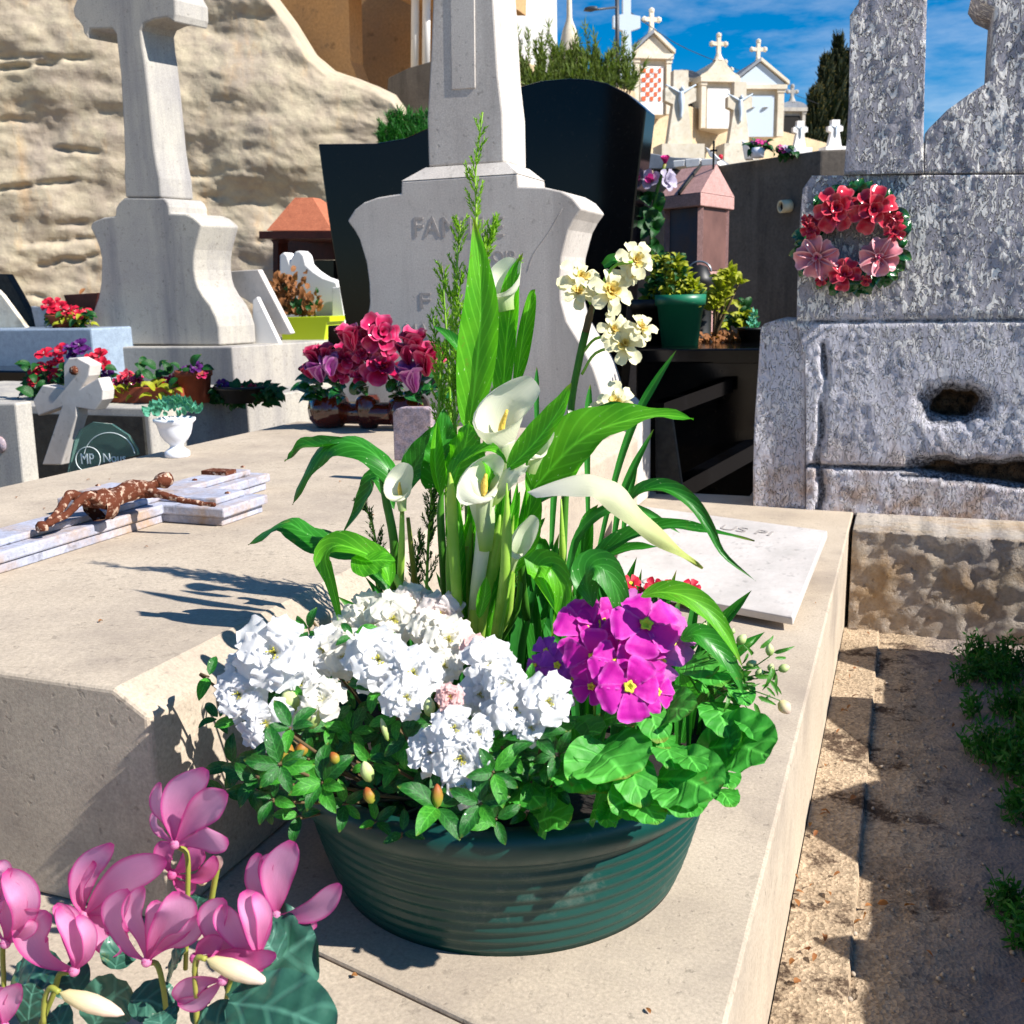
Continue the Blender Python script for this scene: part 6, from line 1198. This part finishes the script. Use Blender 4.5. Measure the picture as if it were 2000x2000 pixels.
# artificial rose on wire by the black headstone
g = thing('artificial_rose', 'artificial rose stem with magenta and lilac blooms beside the black headstone', 'artificial flower', at(1290, 480, 4.2))
MB().add(*tube([gp(560, 1700, 4.2), gp(555, 1400, 4.2), gp(590, 1200, 4.2), gp(640, 1030, 4.2)], .008, 6)).obj('stem', M['stemd'], g)
rnd = random.Random(6)
flower(g, 'flower', gp(640, 1035, 4.2), (VUP+CAMW*.3), [(5, 1.1, 22, FM['pinkm']), (4, 1.0, 10, FM['pinkm'])], 52*.3106*pxs(gp(640, 1000, 4.2)), rnd, ACs, label='magenta bloom at the top')
flower(g, 'flower', gp(640, 1140, 4.2), (CAMW+RIGHT*.7), [(5, 1.1, 60, FM['lilac']), (4, .9, 30, FM['lilac'])], 70*.3106*pxs(gp(640, 1000, 4.2)), rnd, ACs)
flower(g, 'flower', gp(560, 1140, 4.2), (CAMW-RIGHT*.5), [(5, 1.1, 50, FM['lilac']), (2, .9, 20, FM['pinkm'])], 66*.3106*pxs(gp(640, 1000, 4.2)), rnd, ACs)
for k_ in range(24): obj('leaf', rnd.choice(DG), g, frame(gp(rnd.uniform(520, 590), rnd.uniform(1230, 1560), 4.2), rv(rnd)+VUP*.2, CAMW, .06))
# evergreen shrubs and pots on the black tomb
def shrub(name, label, cat, crop, base, pot_mat, pr, ph, blobs, Y, leafs, nl, ll, sq=False, twigs=True, seed=1, group=None):
    rr = random.Random(seed); c = at(*crop(*base), Y); g = thing(name, label, cat, c, group)
    if pot_mat: pot(g, c, pr, ph, pot_mat, .72, sq=sq)
    m_ = MB()
    for (x, y, rx, ry) in blobs:
        p = at(*crop(x, y), Y); u = crop.k*pxs(p)
        if twigs: m_.add(*tube([c+Vector((0, 0, ph*.8)), c.lerp(p, .6)+rv(rr, .01), p+Vector((0, 0, ry*u*.7))], [.008, .003], 5))
        for k_ in range(int(nl*rx*ry/2500)+4):
            a, b, d = rr.gauss(0, .5), rr.gauss(0, .5), rr.gauss(0, .5); q = p+Vector((a*rx*u, d*rx*u, b*ry*u)); obj('leaf', rr.choice(leafs), g, frame(q, Vector((a, d, .6))+rv(rr, .6), CAMW+VUP*.5+rv(rr, .5), ll*rr.uniform(.7, 1.2)))
    if twigs: m_.obj('stem', M['twig'], g)
    return g
shrub('conical_shrub', 'dark narrow shrub in a black pot left of the yellow green shrub', 'shrub', R6, (180, 455), M['blackpot'], .085, .2, [(190, 230, 34, 80), (215, 130, 26, 70), (250, 250, 40, 70), (170, 300, 30, 50), (240, 60, 18, 50)], 3.9, DG+YG+DG, 260, .035, seed=2)
shrub('yellow_shrub', 'yellow green leafy shrub in a dark green pot on the black tomb', 'shrub', R6, (308, 455), M['greenpot'], .088, .21, [(320, 200, 36, 90), (360, 160, 30, 40), (300, 120, 26, 40), (345, 230, 34, 50), (290, 50, 20, 40), (270, 150, 30, 60)], 3.8, YG+DG[:1], 260, .032, seed=3)
shrub('small_yellow_plant', 'spindly yellow leaved plant in front of the concrete wall', 'plant', R6, (470, 400), None, .05, .02, [(520, 120, 30, 30), (550, 90, 16, 20), (480, 220, 36, 36), (500, 180, 30, 30), (590, 130, 14, 8)], 4.0, YG, 230, .034, seed=4)
shrub('lime_seedling', 'small bright green seedling right of the spindly yellow plant', 'plant', R6, (580, 400), None, .05, .02, [(600, 290, 22, 40), (540, 330, 50, 14), (610, 330, 22, 30)], 4.2, YG+DG, 90, .045, seed=5)
shrub('red_ground_plant', 'low reddish succulent mat beside the green pot', 'plant', R6, (510, 415), None, .05, .02, [(470, 395, 50, 22), (550, 400, 50, 18)], 4.0, RL, 120, .03, twigs=False, seed=6)
shrub('silver_conifer', 'tiny silvery conifer in a dark pot at the end of the black tomb', 'plant', R6, (655, 412), M['blackpot'], .06, .06, [(655, 330, 18, 26), (650, 375, 32, 26), (658, 295, 8, 20)], 4.0, SL, 120, .025, seed=7, twigs=False)
g = thing('grave_lantern', 'small black grave lantern between the green pot and pink shrine', 'lantern', at(1362, 650, 4.1))
P = at(*R6(395, 430), 4.1); MB().add(*lathe([(.05, 0), (.055, .03), (.05, .04), (.05, .24), (.058, .25), (.05, .27), (.03, .31), (0, .32)], (P.x, 4.1, P.z), 20)).obj('body', M['blackpot'], g)
MB().add(*tube([Vector((P.x+.045*cos(a), 4.1, P.z+.29+.04*sin(a))) for a in [pi*i/8 for i in range(9)]], .004, 6)).obj('handle', M['metal'], g)
# things on top of the concrete wall
g = thing('white_pot_of_violets', 'white pot of magenta and purple flowers on the concrete wall top', 'flower pot', at(1480, 303, 5.7))
def wt(x, y): return atz(*R3c(x, y), ZW)
pc = wt(1222, 992); u_ = pxs(pc); MB().add(*lathe([(0, 0), (12*u_, 0), (14*u_, 18*u_), (12*u_, 18*u_)], pc, 20)).obj('pot', M['ivory'], g)
rnd = random.Random(12)
for x, y in [(1200, 900), (1230, 890), (1260, 900), (1275, 915), (1240, 910), (1215, 915)]: c = at(*R3c(x, y), pc.y); flower(g, 'flower', c, (CAMW+VUP*.5+rv(rnd, .3)), [(5, 1, 70, FM['pinkm'] if x > 1225 else FM['purple'])], 22*.3106*pxs(c), rnd, ACs)
for k_ in range(26): obj('leaf', rnd.choice(DG), g, frame(at(*R3c(rnd.uniform(1170, 1300), rnd.uniform(910, 950)), pc.y), rv(rnd), CAMW+VUP, .05))
g = thing('violet_cushion', 'low cushion of lilac and purple flowers right of the white pot on the wall top', 'flowers', wt(1400, 970))
yv = wt(1400, 970).y
for x, y in [(1365, 945), (1385, 950), (1420, 935), (1440, 945), (1425, 955), (1395, 935), (1370, 930)]: c = at(*R3c(x, y), yv); flower(g, 'flower', c, (CAMW+VUP*.5+rv(rnd, .3)), [(5, 1, 70, FM['lilac'] if x > 1390 else FM['pinkm'])], 24*.3106*pxs(c), rnd, ACs)
for k_ in range(24): obj('leaf', rnd.choice(DG), g, frame(at(*R3c(rnd.uniform(1340, 1460), rnd.uniform(950, 968)), yv), rv(rnd), CAMW+VUP, .05))
a_ = at(*R3c(545, 965), 7.5)
for i, (x0, x1, y0, y1, lab) in enumerate([(690, 765, 1010, 1045, 'left of the three small white stones above the pink shrine roof'), (766, 862, 1000, 1045, 'middle of the three small white stones above the pink shrine roof'), (866, 975, 1000, 1035, 'right of the three small white stones above the pink shrine roof')]):
    prism('white_stone', [(x0, y0), (x1, y0-6), (x1-3, y1), (x0+5, y1+8)], 6.2, .3, M['white'], R3c, label=lab, cat='stone', group='small white stones above the shrine')
prism('white_tablet', [(895, 925), (925, 940), (985, 1000), (965, 1010), (920, 985)], 6.0, .05, M['white'], R3c, label='pointed white tablet leaning above the pink shrine', cat='tablet')
prism('white_tablet', [(1120, 880), (1165, 905), (1195, 1000), (1140, 1004)], 6.1, .05, M['white'], R3c, label='tilted white tablet left of the white flower pot on the wall', cat='tablet')
prism('low_tomb', [(530, 960), (700, 990), (1000, 1000), (1000, 1060), (530, 1060)], 6.6, 1.2, M['slate'], R3c, label='grey tomb top glimpsed behind the magenta artificial rose', cat='tomb')
c = atz(*R3c(990, 1010), ZW); o = MB().add(*lathe([(0, 0), (.012, .01), (.012, .03), (0, .035)], c, 10)).obj('red_candle', M['red']); meta(o, 'tiny red candle glass at the left end of the concrete wall top', 'candle')

# ================================================================== TREES, BUSHES, WEEDS
def cypress(x, yt, yb, w_, dep, label, seed):
    rr = random.Random(seed); P = atdep(x, yb, dep); u = dep/2000; h = (yb-yt)*u; g = thing('cypress', label, 'cypress', P, 'cypresses beyond the terrace')
    MB().add(*tube([P, P+VUP*h*.9], [h*.012, .02], 6)).obj('trunk', M['twig'], g); m_ = MB()
    for k_ in range(2600):
        v = rr.random()**.8; prof_ = (w_*u)*min(1, (1-v)*2.6)**.9*min(1, .6+v*2)*(.72+.28*sin(v*23+seed)+.2*noise.noise(Vector((v*9, seed, 0)))); a = rr.random()*6.3; r_ = prof_*rr.random()**.35
        p = P+Vector((cos(a)*r_, sin(a)*r_, v*h)); d = Vector((cos(a)*.35, sin(a)*.35, 1))+rv(rr, .25); s = d.cross(rv(rr)).normalized()*.10; L2 = d*rr.uniform(.35, .8)
        m_.add([p-s, p+s, p+L2+s*.2, p+L2-s*.2], [(0, 1, 2, 3)], [(.2, 0), (.8, 0), (.8, 1), (.2, 1)])
    o = m_.obj('crown', M['cypress'], g, False)
cypress(1588, 200, 320, 15, 58, 'shortest cypress at the left of the group', 1); cypress(1606, 140, 330, 16, 60, 'cypress second from the left in the group', 2); cypress(1628, 104, 335, 19, 61, 'tallest cypress in the group', 3); cypress(1648, 132, 335, 15, 62, 'cypress beside the plaster pier at the right of the group', 4)
def spray(name, label, cat, crop, box_, Y, n, mat, ln, ysc, seed, fine=.04, base=None, dep=None):
    rr = random.Random(seed); x0, x1, y0, y1 = box_; A_ = (lambda x, y: atdep(*crop(x, y), dep)) if dep else (lambda x, y: at(*crop(x, y), Y))
    g = thing(name, label, cat, A_((x0+x1)/2, y1)); m_ = MB(); st = MB()
    for k_ in range(n):
        x = rr.uniform(x0, x1); b = A_(x, y1+rr.uniform(0, 20)); t = A_(x+rr.uniform(-.12, .12)*(x1-x0), y0+(y1-y0)*rr.random()**ysc*.85)+rv(rr, ln*.3); Q = spline([b, b.lerp(t, .5)+rv(rr, ln*.15), t], 16)
        st.add(*tube([Q[0], Q[8], Q[15]], [fine*.12, fine*.05], 4, 5))
        for q in range(2, 16):
            for z in range(9):
                d = (Q[q]-Q[q-1]).normalized()+rv(rr, .9); s = d.cross(rv(rr)).normalized()*fine*.14; L2 = d*fine*rr.uniform(.7, 1.6); p = Q[q]
                m_.add([p, p+L2*.5+s, p+L2, p+L2*.5-s], [(0, 1, 2, 3)], [(.5, 0), (0, .5), (.5, 1), (1, .5)])
    st.obj('stems', M['twig'], g); o = m_.obj('foliage', M[mat], g, False); o['kind'] = 'stuff'; return g
spray('tamarisk_bush', 'feathery olive green tamarisk bush above the black headstone', 'bush', R2, (1150, 1760, 120, 490), 0, 100, 'tamarisk', .15, .6, 5, .06, dep=13)
spray('rock_shrub', 'dark green shrub growing between the rounded rock and the shaft', 'shrub', R2, (400, 660, 600, 770), 0, 80, 'weed', .06, .8, 6, .035, dep=9)
# weeds along the path
WL = [unit('leaf', 'weed', .25, 'leaf', .3, .05, 1, .4, s_, 5, 2) for s_ in (1, 2)]
WG = MB(); rnd = random.Random(44)
def weeds(name, label, pts, seed):
    rr = random.Random(seed); g = thing(name, label, 'weed', atz(*pts[0][:2], -.29)); m_ = MB()
    for x, y, sp, n in pts:
        c = atz(x, y, -.29)
        for k_ in range(n):
            a = rr.random()*6.3; r_ = sp*sqrt(rr.random()); b = c+Vector((cos(a)*r_, sin(a)*r_, 0)); hh = rr.uniform(.02, .075); d = Vector((rr.uniform(-.5, .5), rr.uniform(-.5, .5), 1)); t = b+d*hh
            m_.add(*tube([b, t], [.0012, .0007], 3, 2))
            for q in range(7):
                p = b.lerp(t, rr.uniform(.2, 1)); dd = rv(rr)+VUP*.3; dd.normalize(); s = dd.cross(rv(rr)).normalized()*.0032; L2 = dd*rr.uniform(.012, .026)
                m_.add([p, p+L2*.5+s, p+L2, p+L2*.5-s], [(0, 1, 2, 3)], [(.5, 0), (0, .5), (.5, 1), (1, .5)])
    o = m_.obj('foliage', M['weed'], g, False); o['kind'] = 'stuff'
weeds('path_weed', 'leafy weeds at the foot of the plaster monument footing', [(1830, 1190, .06, 60), (1900, 1160, .07, 80), (1980, 1150, .08, 90), (1960, 1220, .06, 60), (1870, 1230, .03, 20)], 1)
weeds('path_weed', 'dark creeping weeds along the right edge of the path, middle patch', [(1940, 1330, .06, 90), (1990, 1400, .06, 90), (1930, 1480, .045, 60), (1985, 1520, .05, 60), (2010, 1600, .05, 60), (1900, 1290, .03, 30), (1960, 1300, .05, 70), (2005, 1460, .05, 60), (1900, 1400, .02, 14), (1880, 1340, .02, 10)], 2)
weeds('path_weed', 'small green weed clump at the lower right corner of the path', [(1975, 1790, .025, 22), (2000, 1850, .02, 20), (1950, 1770, .015, 10)], 3)
# pebbles on the path
m_ = MB()
for k_ in range(900):
    x, y = rnd.uniform(-.12, .5), rnd.uniform(1.0, 3.0); r_ = rnd.choice((.0015, .002, .003, .005)); 
    V, Fs, U = lathe([(0, -r_*.5), (r_, 0), (r_*.6, r_*.6), (0, r_*.7)], (x, y, -.289), 6, 1, rnd.uniform(.6, 1), rnd.random()*3); m_.add(V, Fs, U)
o = m_.obj('gravel', M['slab'], None, True); o['kind'] = 'stuff'; meta(o, 'small pale pebbles scattered over the sandy path', 'gravel')
m_ = MB()
for k_ in range(75):
    x = rnd.choice((rnd.uniform(-.115, -.06), rnd.uniform(-.1, .45), rnd.uniform(.1, .45))); y = rnd.uniform(1.0, 2.85); p = Vector((x, y, -.272 if x < -.026 else -.284)); d = Vector((rnd.uniform(-1, 1), rnd.uniform(-1, 1), .15)).normalized(); V, Fs, U = blade([p, p+d*.010+VUP*.002, p+d*rnd.uniform(.008, .022)], rnd.uniform(.002, .005), VUP+rv(rnd, .5), 'leaf', .5, 0, 1, 4, 2); m_.add(V, Fs, U)
o = m_.obj('leaf_litter', M['rust'], None, True); o['kind'] = 'stuff'; meta(o, 'dry brown leaves littering the path along the kerb', 'leaf litter')
m_ = MB()
for k_ in range(46):
    x, y = (rnd.uniform(-1.75, -.8), rnd.uniform(.9, 2.6)) if k_ % 2 else (rnd.uniform(-.68, -.14), rnd.uniform(.55, 2.2)); z = .2685 if k_ % 2 else .0015; p = Vector((x, y, z)); d = Vector((rnd.uniform(-1, 1), rnd.uniform(-1, 1), 0)).normalized(); V, Fs, U = blade([p, p+d*.004+VUP*.001, p+d*rnd.uniform(.005, .010)], rnd.uniform(.0015, .003), VUP, 'leaf', .6, 0, 1, 4, 2); m_.add(V, Fs, U)
o = m_.obj('plant_debris', M['rust'], None, True); o['kind'] = 'stuff'; meta(o, 'tiny scraps of dry leaf scattered over the pale slabs', 'plant debris')
# unseen neighbouring grave right of the path; its plaques are added and shaped to cast shadow tongues
g = thing('right_hand_grave', 'low concrete grave at the far side of the path, out of frame, with plaques added to cast shadows', 'grave', (1.2, 1.6, -.3))
zprism('slab', [(.50, -.5), (1.6, -.5), (1.6, 2.75), (.50, 2.75)], -.3, .14, M['wallgrey'], g, .01)
for ys in [(1.56, 1.67, 1.76, 1.93), (2.0, 2.19, 2.30, 2.34), (2.50, 2.56, 2.62, 2.74), (1.30, 1.34, 1.345, 1.40)]:
    hh = .115 if ys[0] != 1.30 else .07
    V, Fs = prism_vf([Vector((.50, ys[0], .141)), Vector((.50, ys[3], .141)), Vector((.50, ys[2], .141+hh)), Vector((.50, ys[1], .141+hh))], Vector((.03, 0, 0))); me = mesh('plaque', V, Fs, M['marble']); recalc(me); obj('plaque', me, g)
